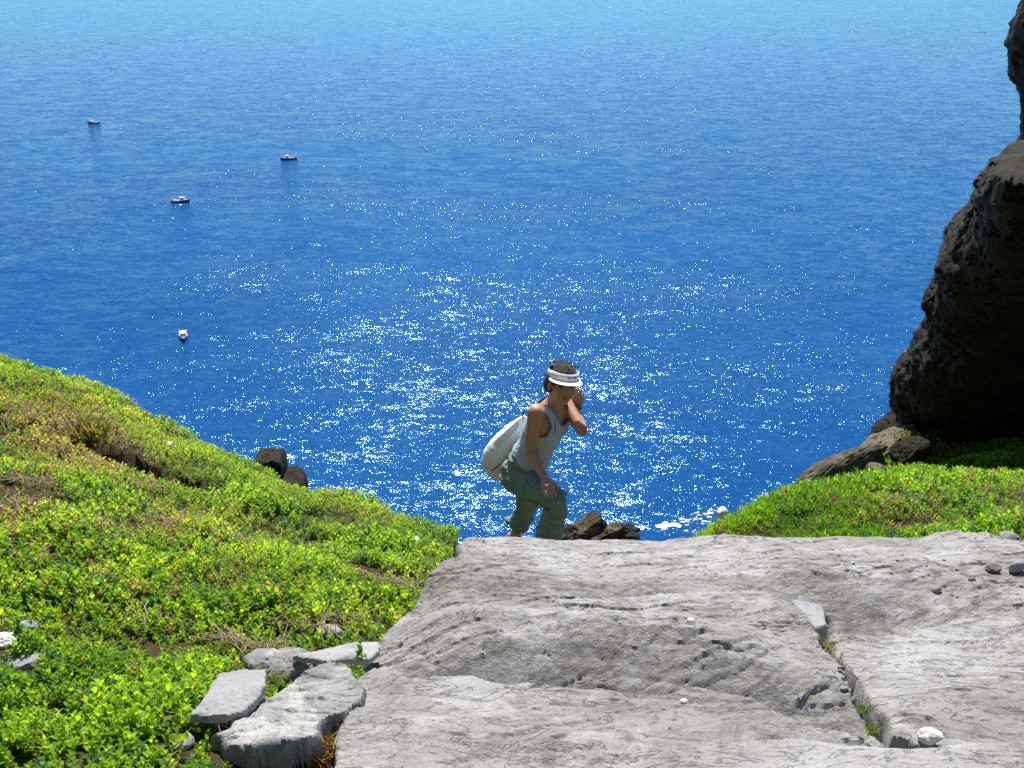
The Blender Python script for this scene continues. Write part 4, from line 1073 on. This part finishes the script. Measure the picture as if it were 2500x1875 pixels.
def make_woman():
    Fw = unit((0.86, -0.51, 0)); Lf = np.array((-Fw[1], Fw[0], 0))      # the way she faces, and her left
    pel = J(514, 975); neck = reach(pel, 742, 478, 0.50, True)
    sp = unit(neck-pel); Dp = unit(np.cross(Lf, sp)); Dp = Dp if Dp@Fw > 0 else -Dp   # spine direction, chest direction
    W = unit(np.cross(sp, Dp)); W = W if W@Lf > 0 else -W
    def spine(t, fwd=0.0): return pel + (neck-pel)*t + Dp*fwd
    root = link('person', None, loc=tuple(pel*0+np.array((pel[0], pel[1], 0))), label='woman in white visor, pale tank top and green trousers, bent forward climbing the steps', cat='person')
    root.location = (0, 0, 0)
    body = Soup()
    T = [(-0.10, 0.13, 0.088, 0.0), (0.0, 0.150, 0.096, 0.0), (0.15, 0.142, 0.090, 0.0), (0.34, 0.120, 0.084, 0.010), (0.55, 0.130, 0.098, 0.01), (0.72, 0.142, 0.105, 0.012), (0.86, 0.142, 0.085, 0.0), (0.95, 0.095, 0.062, -0.005), (1.02, 0.056, 0.052, 0.0)]
    tor = [(spine(t, f), W*w, Dp*d) for t, w, d, f in T]
    body.loft(tor, 32)
    Rs = spine(0.87) - W*0.165; Ls = spine(0.90) + W*0.150
    Rs = J(592, 560, Rs[1]); 
    # head: looks back up the path towards the photographer
    hc = reach(neck, 808, 318, 0.165, True)
    hF = unit((0.26, -0.95, 0.13)); hU = unit(np.array((0.16, -0.02, 1.0)) - hF*(np.array((0.16, -0.02, 1.0))@hF)); hR = np.cross(hF, hU)   # hR: image left
    def H(r, f, u): return hc + hR*r + hF*f + hU*u
    sgn = 1.0 if hR[0] > 0 else -1.0
    hX = hR*sgn                                                     # towards image right
    def H(x, f, u): return hc + hX*x + hF*f + hU*u
    body.limb([spine(0.93), neck+sp*0.03, H(0, -0.025, -0.055)], [0.058, 0.051, 0.052], 20)
    body.ball(H(0, -0.014, 0.024), (hX*0.073, hF*0.088, hU*0.080), 28)      # skull
    body.ball(H(0, 0.022, -0.040), (hX*0.060, hF*0.066, hU*0.072), 28)      # face
    body.ball(H(0, 0.046, -0.088), (hX*0.034, hF*0.034, hU*0.026))          # chin
    body.ball(H(0.040, 0.050, -0.030), (hX*0.024, hF*0.024, hU*0.022)); body.ball(H(-0.040, 0.050, -0.030), (hX*0.024, hF*0.024, hU*0.022))
    body.limb([H(0, 0.080, 0.002), H(0, 0.096, -0.034)], [0.009, 0.014], 10); body.ball(H(0.012, 0.086, -0.036), (hX*0.009, hF*0.010, hU*0.008)); body.ball(H(-0.012, 0.086, -0.036), (hX*0.009, hF*0.010, hU*0.008))
    for s_ in (-1, 1): body.ball(H(s_*0.075, -0.010, -0.022), (hX*0.010, hF*0.018, hU*0.030))
    # arms
    def arm(sh, el, wr, r=(0.050, 0.043, 0.039, 0.040, 0.034, 0.024)):
        body.limb([sh, sh+(el-sh)*0.35, sh+(el-sh)*0.8, el, el+(wr-el)*0.35, wr], r, 18)
    Re = reach(Rs, 548, 868, 0.275, False); Rw = reach(Re, 672, 1092, 0.225, True)
    arm(Rs, Re, Rw)
    body.ball(Rs, (W*0.055, Dp*0.055, sp*0.052))
    Le = reach(Ls, 962, 700, 0.255, True); Lw = reach(Le, 918, 530, 0.215, False)
    print('arms', Rs, Re, Rw, Ls, Le, Lw, 'head', hc, 'neck', neck, 'pel', pel)
    arm(Ls, Le, Lw, (0.046, 0.040, 0.037, 0.039, 0.033, 0.024))
    # hands
    def hand(wr, palm_dir, side, normal, curl, thumb_side, fl=1.0, spread=0.10):
        p = unit(palm_dir); sd = unit(side - p*(np.array(side)@p)); nn = unit(np.cross(p, sd)); nn = nn if nn@np.array(normal) > 0 else -nn
        L = 0.085
        body.loft([(wr, sd*0.024, nn*0.018), (wr+p*0.03, sd*0.033, nn*0.016), (wr+p*0.065, sd*0.039, nn*0.014), (wr+p*L, sd*0.038, nn*0.011)], 16)
        for i, ln in enumerate((0.066, 0.076, 0.070, 0.055)):
            k = (i-1.5)/1.5
            b0 = wr + p*(L-0.012) + sd*(k*0.029)*(-thumb_side)
            d = unit(p + sd*(k*spread)*(-thumb_side)); pts = [b0]; dirn = d
            for j, fr in enumerate((0.46, 0.31, 0.23)):
                a = curl*(0.55+0.45*j); dirn = unit(dirn*math.cos(a) + nn*math.sin(a)); pts.append(pts[-1]+dirn*ln*fr*fl)
            body.limb(pts, [0.0095, 0.0090, 0.0082, 0.0070], 10)
        t0 = wr + p*0.022 + sd*0.024*thumb_side; t1 = t0 + unit(p*0.6 + sd*0.75*thumb_side + nn*0.35)*0.036; t2 = t1 + unit(p*0.9 + sd*0.25*thumb_side + nn*0.35)*0.030
        body.limb([t0, t1, t2], [0.014, 0.0105, 0.0085], 10)
    Rt = reach(Rw, 702, 1215, 0.13, True)
    hand(Rw, Rt-Rw, np.array((1.0, 0.1, 0.1)), np.array((0.2, 0.75, -0.6)), 0.16, 1.0)
    Lt = J(940, 345, Lw[1]-0.03)
    hand(Lw, Lt-Lw, np.array((0.9, -0.35, 0.0)), np.array((-0.5, 0.8, 0.0)), 0.42, -1.0, 0.95, 0.05)
    # legs (skin shows at the ankles only)
    Rh = pel - W*0.085 - sp*0.06; Lh = pel + W*0.085 - sp*0.06
    Rk = reach(Rh, 770, 1265, 0.40, True); Ra = reach(Rk, 690, 1590, 0.40, False)
    Lk = reach(Lh, 520, 1300, 0.39, False); La = reach(Lk, 425, 1540, 0.36, False)
    print('legs', Rh, Rk, Ra, Lh, Lk, La)
    for h_, k_, a_ in ((Rh, Rk, Ra), (Lh, Lk, La)):
        body.limb([h_, h_+(k_-h_)*0.5, k_, k_+(a_-k_)*0.3, k_+(a_-k_)*0.75, a_], [0.085, 0.072, 0.053, 0.052, 0.037, 0.034], 20)
        toe = a_ + Fw*0.10 + np.array((0, 0, -0.065)); body.limb([a_+np.array((0, 0, -0.03))-Fw*0.03, toe], [0.036, 0.03], 14)
    bo = body.remesh('body', M['skin'], 0.0055, 3, root, fac=0.45)
    # shoes and the stones they stand on
    for nm, a_ in (('R', Ra), ('L', La)):
        sh = Soup(); heel = a_ + np.array((0, 0, -0.062)) - Fw*0.05; toe = a_ + np.array((0, 0, -0.072)) + Fw*0.15; mid = (heel+toe)/2
        sh.loft([(heel-Fw*0.012, Lf*0.024, np.array((0, 0, 0.024))), (heel+Fw*0.02, Lf*0.037, np.array((0, 0, 0.042))), (mid, Lf*0.042, np.array((0, 0, 0.038))), (mid+Fw*0.05, Lf*0.047, np.array((0, 0, 0.032))), (toe-Fw*0.03, Lf*0.044, np.array((0, 0, 0.026))), (toe, Lf*0.022, np.array((0, 0, 0.014)))], 20)
        sh.loft([(a_+np.array((0, 0, -0.06)), Lf*0.038, Fw*0.046), (a_+np.array((0, 0, 0.0)), Lf*0.040, Fw*0.048)], 16)
        shoe = sh.remesh('shoe', M['shoe'], 0.006, 3, root)
        stone('step_stone', (a_[0]+0.05, a_[1], a_[2]-0.104-0.12), (0.7, 0.5, 0.30), 390 + (nm == 'L'), 'slab', parent=steps, flat=0.8, rough=0.015)
    # face details
    for s_ in (-1, 1):
        e = Soup(); e.ball(H(s_*0.031, 0.074, -0.002), (hX*0.013, hF*0.008, hU*0.006)); e.remesh('eye', M['black'], 0.003, 0, root)
    lp = Soup(); lp.limb([H(-0.022, 0.080, -0.064), H(0, 0.088, -0.061), H(0.022, 0.080, -0.064)], [0.003, 0.0055, 0.003], 8); lp.limb([H(-0.018, 0.079, -0.070), H(0, 0.085, -0.072), H(0.018, 0.079, -0.070)], [0.003, 0.006, 0.003], 8)
    lp.remesh('lips', M['lips'], 0.0025, 1, root)
    # hair
    hr = Soup(); rg = np.random.default_rng(5)
    hr.ball(H(0, -0.018, 0.036), (hX*0.084, hF*0.100, hU*0.084), 28)
    hr.ball(H(-0.045, -0.068, -0.020), (hX*0.046, hF*0.046, hU*0.058)); hr.ball(H(0.035, -0.075, -0.02), (hX*0.046, hF*0.042, hU*0.058))
    hr.ball(H(-0.066, -0.040, 0.006), (hX*0.024, hF*0.034, hU*0.046)); hr.ball(H(0.064, -0.045, 0.006), (hX*0.022, hF*0.034, hU*0.046))
    for _ in range(46):
        th = rg.uniform(0, 6.283); ph = rg.uniform(0.15, 1.35)
        q = H(0.083*math.cos(th)*math.sin(ph), -0.026+0.088*math.sin(th)*math.sin(ph), 0.036+0.079*math.cos(ph))
        if (q-hc)@hF > 0.058 and (q-hc)@hU < 0.09: continue
        d = unit(rg.normal(size=3)); hr.limb([q-d*0.018, q+unit(q-hc)*0.004, q+d*0.018], [0.005, 0.0075, 0.004], 8)
    for (a, b, c) in [((-0.082, -0.05, 0.02), (-0.100, -0.06, 0.045), (-0.094, -0.055, 0.075)), ((-0.078, -0.02, -0.03), (-0.088, -0.03, -0.06), (-0.075, -0.04, -0.085)), ((-0.06, -0.08, -0.05), (-0.075, -0.09, -0.075), (-0.06, -0.09, -0.10)), ((-0.06, -0.01, 0.12), (-0.085, -0.02, 0.115), (-0.095, -0.03, 0.09)),
                      ((0.07, -0.02, 0.10), (0.09, -0.02, 0.10), (0.098, -0.02, 0.075))]:
        hr.limb([H(*a), H(*b), H(*c)], [0.006, 0.0042, 0.003], 6)
    hr.remesh('hair', M['hair'], 0.0045, 2, root, disp=lambda co: 0.003*fbm(co[:, 0]*55, co[:, 1]*55, co[:, 2]*55, 3, 61))
    # visor: band, then brim
    vis = link('visor', None, root)
    n = 48; th = np.linspace(-1.95, 1.95, n); V, F = [], []
    tilt = lambda f: -0.10*f
    for off, u0, u1 in ((0.0, 0.030, 0.072), (0.004, 0.030, 0.072)):
        for t in th:
            x, f = (0.086+off)*math.sin(t), -0.006+(0.101+off)*math.cos(t)
            lo, hi = (u0, u1) if abs(t) < 1.2 else (u0+0.010*(abs(t)-1.2), u1-0.022*(abs(t)-1.2))
            V.append(H(x, f, lo+tilt(f)+0.01)); V.append(H(x*0.97, f*0.97-0.002, hi+tilt(f)+0.01))
    m = 2*n
    for i in range(n-1):
        a = 2*i; F += [(a, a+1, a+3, a+2), (m+a, m+a+2, m+a+3, m+a+1), (a, a+2, m+a+2, m+a), (a+1, m+a+1, m+a+3, a+3)]
    F += [(0, m, m+1, 1), (2*n-2, 2*n-1, m+2*n-1, m+2*n-2)]
    link('band', mesh_from('band', np.array(V), F, M['visor']), vis)
    V, F = [], []; K = 8; tb = np.linspace(-1.38, 1.38, n)
    for lay in (0, 1):
        for t in tb:
            x0, f0 = 0.089*math.sin(t), -0.006+0.104*math.cos(t)
            ext = 0.076*max(0.0, math.cos(t*1.08))**0.6
            for k in range(K+1):
                s_ = k/K; x = x0*(1+0.22*s_*(1-abs(math.sin(t))*0.5)); f = f0 + ext*s_
                u = 0.040 + tilt(f0) + 0.02*ext*s_ - 0.012*(abs(math.sin(t))**2)*s_ - 0.05*ext*s_*s_ - lay*0.0035
                V.append(H(x, f, u))
    q = K+1; mm = n*q
    for i in range(n-1):
        for k in range(K):
            a = i*q+k; F += [(a, a+1, a+q+1, a+q), (mm+a, mm+a+q, mm+a+q+1, mm+a+1)]
        F += [(i*q+K, mm+i*q+K, mm+(i+1)*q+K, (i+1)*q+K), (i*q, (i+1)*q, mm+(i+1)*q, mm+i*q)]
    for i0 in (0, n-1):
        for k in range(K): F.append((i0*q+k, mm+i0*q+k, mm+i0*q+k+1, i0*q+k+1))
    link('brim', mesh_from('brim', np.array(V), F, M['visor']), vis)
    # faded script on the band
    ink = Soup()
    rg = np.random.default_rng(8)
    for w0, w1 in ((-0.10, 0.20), (0.27, 0.55)):
        pts = []
        for i, t in enumerate(np.linspace(w0, w1, 15)):
            f = -0.006+0.1065*math.cos(t); u = 0.056 + 0.006*math.sin(i*2.3) + rg.uniform(-0.002, 0.003)
            pts.append(H(0.0915*math.sin(t), f, u+tilt(f)+0.008))
        ink.limb(pts, [0.0016]*15, 6)
    link('lettering', mesh_from('lettering', np.concatenate(ink.V), ink.F, M['ink']), vis)
    # tank top
    tp = Soup()
    g = 0.009
    tt = [(-0.02, 0.166, 0.110, 0.0), (0.15, 0.160, 0.110, 0.0), (0.34, 0.134, 0.096, 0.010), (0.55, 0.134, 0.103, 0.01), (0.72, 0.144, 0.110, 0.014), (0.86, 0.150, 0.094, 0.004), (0.97, 0.10, 0.075, 0.0), (1.06, 0.05, 0.05, 0.0)]
    tp.loft([(spine(t, f), W*(w+g*0.6), Dp*(d+g)) for t, w, d, f in tt], 40)
    for s_ in (-1, 1): tp.ball(spine(0.66, 0.075)+W*0.062*s_, (W*0.058, Dp*0.05, sp*0.062))
    tpo = tp.remesh('tank_top', M['top'], 0.0065, 3, root, disp=lambda co: 0.004*fbm(co[:, 0]*9, co[:, 1]*9, co[:, 2]*22, 3, 71))
    me = tpo.data; nV = len(me.vertices); co = np.empty(nV*3, np.float32); me.vertices.foreach_get('co', co); co = co.reshape(-1, 3)
    rel = co - pel; ts = rel@sp/np.linalg.norm(neck-pel); xs_ = rel@W; ds = rel@Dp
    # cut openings: neck, arms, hem
    fr = ds > -0.01
    neckcut = np.where(fr, np.hypot(xs_/0.070, (ts-1.03)/0.19), np.hypot(xs_/0.075, (ts-1.03)/0.12))
    def ac(sx): return np.hypot((ts-0.89)/0.23, np.maximum(0.0, 0.178-sx*xs_)/0.062)
    cut = np.minimum(neckcut, np.minimum(ac(1), ac(-1)))
    import bmesh
    bm = bmesh.new(); bm.from_mesh(me); bm.verts.ensure_lookup_table()
    me.materials.append(M['trim'])
    dele = []
    for f in bm.faces:
        c = min(cut[v.index] for v in f.verts); hv = min(ts[v.index] for v in f.verts)
        if c < 1.0 or hv < 0.19 - 0.9*max(-0.02, ds[f.verts[0].index]): dele.append(f)
        elif c < 1.13: f.material_index = 1
    bmesh.ops.delete(bm, geom=dele, context='FACES')
    bmesh.ops.smooth_vert(bm, verts=[v for v in bm.verts if v.is_boundary], factor=0.5, use_axis_x=True, use_axis_y=True, use_axis_z=True)
    bm.to_mesh(me); bm.free()
    so = tpo.modifiers.new('thick', 'SOLIDIFY'); so.thickness = 0.003; so.offset = 1
    # trousers
    tr = Soup()
    tr.loft([(spine(0.31), W*0.140, Dp*0.099), (spine(0.17), W*0.156, Dp*0.108), (spine(0.05), W*0.165, Dp*0.112), (spine(-0.08), W*0.165, Dp*0.110), (spine(-0.2), W*0.13, Dp*0.09)], 32)
    tr.ball(pel-Dp*0.035-W*0.07-sp*0.03, (W*0.085, Dp*0.078, sp*0.09)); tr.ball(pel-Dp*0.035+W*0.07-sp*0.03, (W*0.085, Dp*0.078, sp*0.09))
    k, a = Rk, Ra
    tr.limb([Rh, Rh+(Rk-Rh)*0.35, Rh+(Rk-Rh)*0.75, Rk, Rk+(Ra-Rk)*0.2, Rk+(Ra-Rk)*0.55, Rk+(Ra-Rk)*0.93], [0.100, 0.094, 0.080, 0.072, 0.070, 0.077, 0.082], 28)
    tr.limb([Lh, Lh+(Lk-Lh)*0.4, Lk, Lk+(La-Lk)*0.25, Lk+(La-Lk)*0.48, Lk+(La-Lk)*0.60], [0.098, 0.086, 0.071, 0.070, 0.074, 0.070], 28)
    cu = Lk+(La-Lk)*0.62
    tr.limb([cu-Fw*0.075, cu-Fw*0.03], [0.034, 0.05], 16)
    def wrinkle(co):
        q = co.copy(); dR = np.abs((co-Rk)@unit(Ra-Rk)); 
        return 0.013*fbm(co[:, 0]*11+co[:, 2]*8, co[:, 1]*11, co[:, 2]*20, 3, 81) + 0.004*fbm(co[:, 0]*40, co[:, 1]*40, co[:, 2]*40, 2, 82) - 0.006*np.exp(-(fbm(co[:, 0]*7+co[:, 2]*5, co[:, 1]*7, co[:, 2]*13, 2, 83)/0.05)**2)
    tro = tr.remesh('trousers', M['trousers'], 0.0065, 3, root, disp=wrinkle)
    for a_, r_ in ((unit(Rk-Rh), 0.0),):
        p = Rh + (Rk-Rh)*0.30 - W*0.10
    sm = []
    side = -W
    for t in np.linspace(0.25, 1.0, 14):
        c = Rh+(Rk-Rh)*t; sm.append(c + unit(side*0.75 - Dp*0.0 + np.array((0, -0.1, -0.55)))*(0.106-0.022*t))
    V, F = tube_strip(sm, 0.0045); link('seam', mesh_from('seam', V, F, M['trousers']), tro)
    # watch on her left wrist
    wd = unit(Lw-Le); u = unit(np.cross(wd, (0, 1, 0.2))); w2 = np.cross(wd, u); wc = Lw - wd*0.012
    wt = Soup(); wt.loft([(wc-wd*0.009, u*0.0285, w2*0.0285), (wc+wd*0.009, u*0.0285, w2*0.0285)], 24)
    watch = link('wrist_watch', mesh_from('wrist_watch', np.concatenate(wt.V), wt.F, M['black']), root)
    wf = Soup(); fc = wc + unit(np.array((0.4, -0.8, 0.2)) - wd*(np.array((0.4, -0.8, 0.2))@wd))*0.028; nn = unit(fc-wc); e1 = wd; e2 = np.cross(nn, e1)
    wf.loft([(fc-nn*0.003, e1*0.014, e2*0.014), (fc+nn*0.005, e1*0.013, e2*0.013)], 20)
    link('watch_face', mesh_from('watch_face', np.concatenate(wf.V), wf.F, M['black']), watch)
    # sack hanging on her back: a thing of its own
    bk = -Fw; bs = Soup()
    yb = WY + 0.17
    st = [(505, 585, 0.012), (478, 625, 0.034), (432, 690, 0.058), (380, 765, 0.079), (328, 845, 0.094), (290, 920, 0.101), (268, 985, 0.096), (258, 1035, 0.078), (258, 1068, 0.050), (262, 1085, 0.020)]
    ax = unit(J(258, 1068, yb)-J(480, 620, yb))
    right = unit(np.cross(ax, (0, 1, 0.25))); dep = unit(np.cross(ax, right))
    S_ = []
    for cx, cy, r in st: S_.append((J(cx, cy, yb), right*r*1.04, dep*r*0.95))
    S2 = []
    for i in range(len(S_)-1):
        for k in range(6):
            t = k/6; S2.append(tuple(np.array(S_[i][j])*(1-t)+np.array(S_[i+1][j])*t for j in range(3)))
    S2.append(S_[-1]); bs.loft(S2, 48)
    c0 = J(480, 620, yb)
    def folds(co):
        q = co-c0; al = q@ax; th_ = np.arctan2(q@right - 0.0, q@dep)
        return 0.0035*np.clip(1-al/0.30, 0, 1)*np.sin(th_*9 + 3*fbm(co[:, 0]*6, co[:, 1]*6, co[:, 2]*6, 2, 92)) + 0.003*fbm(co[:, 0]*16, co[:, 1]*16, co[:, 2]*16, 3, 93)
    sack = bs.remesh('sack', M['bag'], 0.0065, 2, None, disp=folds, label='white cotton drawstring sack hanging on the back of the woman', cat='bag')
    V, F = tube_strip([J(232, 1030, yb-0.09), J(290, 985, yb-0.105), J(350, 930, yb-0.11), J(405, 880, yb-0.10), J(440, 855, yb-0.09)], 0.003); link('drawstring', mesh_from('drawstring', V, F, M['cord']), sack)
    V, F = tube_strip([J(492, 600, yb-0.02), spine(0.80)-W*0.13-Dp*0.115, spine(0.93)-W*0.098-Dp*0.07, spine(0.99)-W*0.090-Dp*0.0, spine(0.93)-W*0.088+Dp*0.075, spine(0.80)-W*0.10+Dp*0.11], 0.0045); link('strap', mesh_from('strap', V, F, M['cord']), sack)
    return root
make_woman()

# ------------------------------------------------------------------ boats on the water
def boat_materials():
    M['hull_navy'] = plain('navy_boat_paint', (0.012, 0.022, 0.085), 0.35)
    M['hull_blue'] = plain('blue_boat_paint', (0.015, 0.06, 0.26), 0.35)
    M['hull_dark'] = plain('dark_boat_paint', (0.010, 0.016, 0.040), 0.35)
    M['boat_white'] = plain('white_boat_paint', (0.82, 0.82, 0.80), 0.35, 0.04)
    M['boat_red'] = plain('red_bottom_paint', (0.22, 0.03, 0.025), 0.5)
    M['boat_glass'] = plain('dark_boat_glass', (0.02, 0.025, 0.03), 0.1)
    M['boat_deck'] = plain('grey_deck', (0.30, 0.29, 0.27), 0.7)
boat_materials()
def box(V, F, x0, x1, y0, y1, z0, z1, tx=0.0):
    o = len(V)
    V += [(x0, y0, z0), (x1, y0, z0), (x1, y1, z0), (x0, y1, z0), (x0+tx, y0+tx*0.4, z1), (x1-tx, y0+tx*0.4, z1), (x1-tx, y1-tx*0.4, z1), (x0+tx, y1-tx*0.4, z1)]
    F += [tuple(o+i for i in f) for f in ((0, 3, 2, 1), (4, 5, 6, 7), (0, 1, 5, 4), (1, 2, 6, 5), (2, 3, 7, 6), (3, 0, 4, 7))]
def part(name, parent, mat, boxes):
    V, F = [], []
    for b_ in boxes: box(V, F, *b_)
    return link(name, mesh_from(name, np.array(V, float), F, M[mat], smooth=False), parent)
def boat(u, v, heading, L, hull, label, cabin=(0.05, 0.28), bottom='boat_red', foredeck=True):
    """bow points along local +X; cabin gives its start and end as shares of the length from midships forward"""
    p = pix_z(u, v, SEA)
    root = link('fishing_boat', None, loc=tuple(p), label=label, cat='boat', group='boats waiting on the sea'); root.rotation_euler = (0, 0, heading)
    B = 0.17*L; n = 15
    def sec(t):   # half beam, sheer height, keel
        w = B*(1-max(0, (t-0.45)/0.55)**2.2)*(0.86+0.14*min(1, t/0.3)); return max(w, 0.02), 0.095*L + 0.075*L*max(0, (t-0.35)/0.65)**1.7, -0.05*L
    def strip(lo, hi, name, mat, flare=0.82):
        V, F = [], []
        for i in range(n):
            t = i/(n-1); w, h, k = sec(t); x = L*(t-0.5)
            for s in (-1, 1):
                for q in (lo, hi):
                    z = k+(h-k)*q; V.append((x + (0.06*L*max(0, t-0.8)/0.2*q), s*w*(flare+(1-flare)*q), z))
        for i in range(n-1):
            a = i*4; b = a+4
            F += [(a, b, b+1, a+1), (a+2, a+3, b+3, b+2)]
        F += [(0, 1, 3, 2)]
        F += [((n-1)*4, (n-1)*4+2, (n-1)*4+3, (n-1)*4+1)]
        return link(name, mesh_from(name, np.array(V), F, M[mat]), root)
    strip(0.0, 0.30, 'boot_top', bottom); strip(0.30, 0.90, 'hull', hull); strip(0.90, 1.06, 'gunwale', 'boat_white')
    V, F = [], []
    for i in range(n):
        t = i/(n-1); w, h, k = sec(t); x = L*(t-0.5)
        z = k+(h-k)*(0.96 if t > 0.62 and foredeck else 0.72); V += [(x+(0.05*L*max(0, t-0.8)/0.2), -w*0.97, z), (x+(0.05*L*max(0, t-0.8)/0.2), w*0.97, z)]
    m = [i for i in range(n-1)]
    link('deck', mesh_from('deck', np.array(V), [(2*i, 2*i+2, 2*i+3, 2*i+1) for i in m if i/(n-1) < 0.62], M['boat_deck'], smooth=False), root)
    if foredeck: link('foredeck', mesh_from('foredeck', np.array(V), [(2*i, 2*i+2, 2*i+3, 2*i+1) for i in m if i/(n-1) >= 0.60], M['boat_white'], smooth=False), root)
    x0, x1 = cabin[0]*L, cabin[1]*L; cw = B*0.66; z0 = 0.055*L; z1 = 0.235*L
    cab = part('wheelhouse', root, 'boat_white', [(x0, x1, -cw, cw, z0, z1, 0.02*L)])
    part('window', cab, 'boat_glass', [(x1-0.012*L-0.01*L, x1-0.002*L, -cw*0.82, cw*0.82, z1-0.075*L, z1-0.025*L)])
    for s in (-1, 1): part('window', cab, 'boat_glass', [(x0+0.04*L, x1-0.05*L, s*cw*0.95-0.012*L, s*cw*0.95+0.006*L, z1-0.075*L, z1-0.025*L)])
    part('roof', root, 'boat_white', [(x0-0.03*L, x1+0.02*L, -cw*1.05, cw*1.05, z1+0.002, z1+0.022*L, 0.006*L)])
    part('mast', root, 'boat_white', [(x0+0.05*L, x0+0.058*L, -0.004*L, 0.004*L, z1+0.023*L, z1+0.16*L)])
    part('engine_box', root, 'boat_white', [(-0.32*L, -0.18*L, -B*0.4, B*0.4, 0.04*L, 0.115*L, 0.01*L)])
    part('bench', root, 'boat_white', [(-0.12*L, 0.0, B*0.45, B*0.8, 0.04*L, 0.10*L)]); part('bench', root, 'boat_white', [(-0.12*L, 0.0, -B*0.8, -B*0.45, 0.04*L, 0.10*L)])
    for s in (-1, 1): part('stern_rail', root, 'boat_white', [(-0.49*L, -0.30*L, s*B*0.84-0.006*L, s*B*0.84+0.006*L, 0.145*L, 0.157*L), (-0.485*L, -0.475*L, s*B*0.84-0.005*L, s*B*0.84+0.005*L, 0.09*L, 0.145*L), (-0.31*L, -0.30*L, s*B*0.84-0.005*L, s*B*0.84+0.005*L, 0.09*L, 0.145*L)])
    return root
boat(229, 301, R(176), 9.5, 'hull_dark', 'small dark hulled boat farthest away, at the upper left', cabin=(0.10, 0.30), foredeck=False)
boat(705, 389, R(207), 10.5, 'hull_navy', 'navy boat with white deckhouse seen at an angle, rightmost of the four', cabin=(0.0, 0.22))
boat(440, 493, R(4), 10.0, 'hull_blue', 'blue and white boat seen side-on, bow to the right', cabin=(0.0, 0.24))
boat(448, 824, R(288), 9.0, 'hull_blue', 'blue boat with large white cabin roof, nearest of the four', cabin=(-0.10, 0.22))

# ------------------------------------------------------------------ surf at the foot of the cliff, wake of the far boat
def foam_material():
    b = NB('sea_foam'); f = b.noise(b.pos(), 1.5, 4, 0.7)
    return b.done(b.bsdf(Base_Color=b.mix(f, (0.62, 0.70, 0.74), (0.85, 0.87, 0.88)), Roughness=0.6))
M['foam'] = foam_material()
def foam(name, blobs, label, seed):
    rg = np.random.default_rng(seed); V, F = [], []
    for u, v, r, n, su, sv in blobs:
        for _ in range(n):
            c = pix_z(u+rg.normal(0, su), v+rg.normal(0, sv), SEA+0.12); rr = r*rg.uniform(0.25, 1.0); k = 11; o = len(V); el = rg.uniform(1.2, 3.2); ph = rg.uniform(-0.35, 0.35)
            V.append((c[0], c[1], SEA+0.16+rr*0.05))
            for j in range(k):
                a = 2*math.pi*j/k; q = rr*rg.uniform(0.55, 1.2); dx, dy = q*el*math.cos(a), q*math.sin(a)
                V.append((c[0]+dx*math.cos(ph)-dy*math.sin(ph), c[1]+dx*math.sin(ph)+dy*math.cos(ph), SEA+0.05))
            F += [(o, o+1+j, o+1+(j+1) % k) for j in range(k)]
    return link(name, mesh_from(name, np.array(V), F, M['foam']), label=label, kind='stuff')
foam('surf', [(1625, 1281, 1.1, 9, 14, 5), (1590, 1288, 0.4, 8, 26, 3), (1715, 1251, 0.45, 10, 16, 2), (1705, 1268, 0.35, 16, 30, 7), (1830, 1222, 0.25, 10, 22, 6), (1660, 1285, 0.3, 10, 40, 7), (1735, 1270, 0.7, 6, 6, 8)], 'white surf breaking at the foot of the cliff', 601)
foam('wake', [(262, 300, 0.30, 5, 8, 1.0), (300, 305, 0.35, 8, 14, 1.2), (322, 303, 0.3, 6, 12, 1.0)], 'thin pale wake trailing the farthest boat', 602)
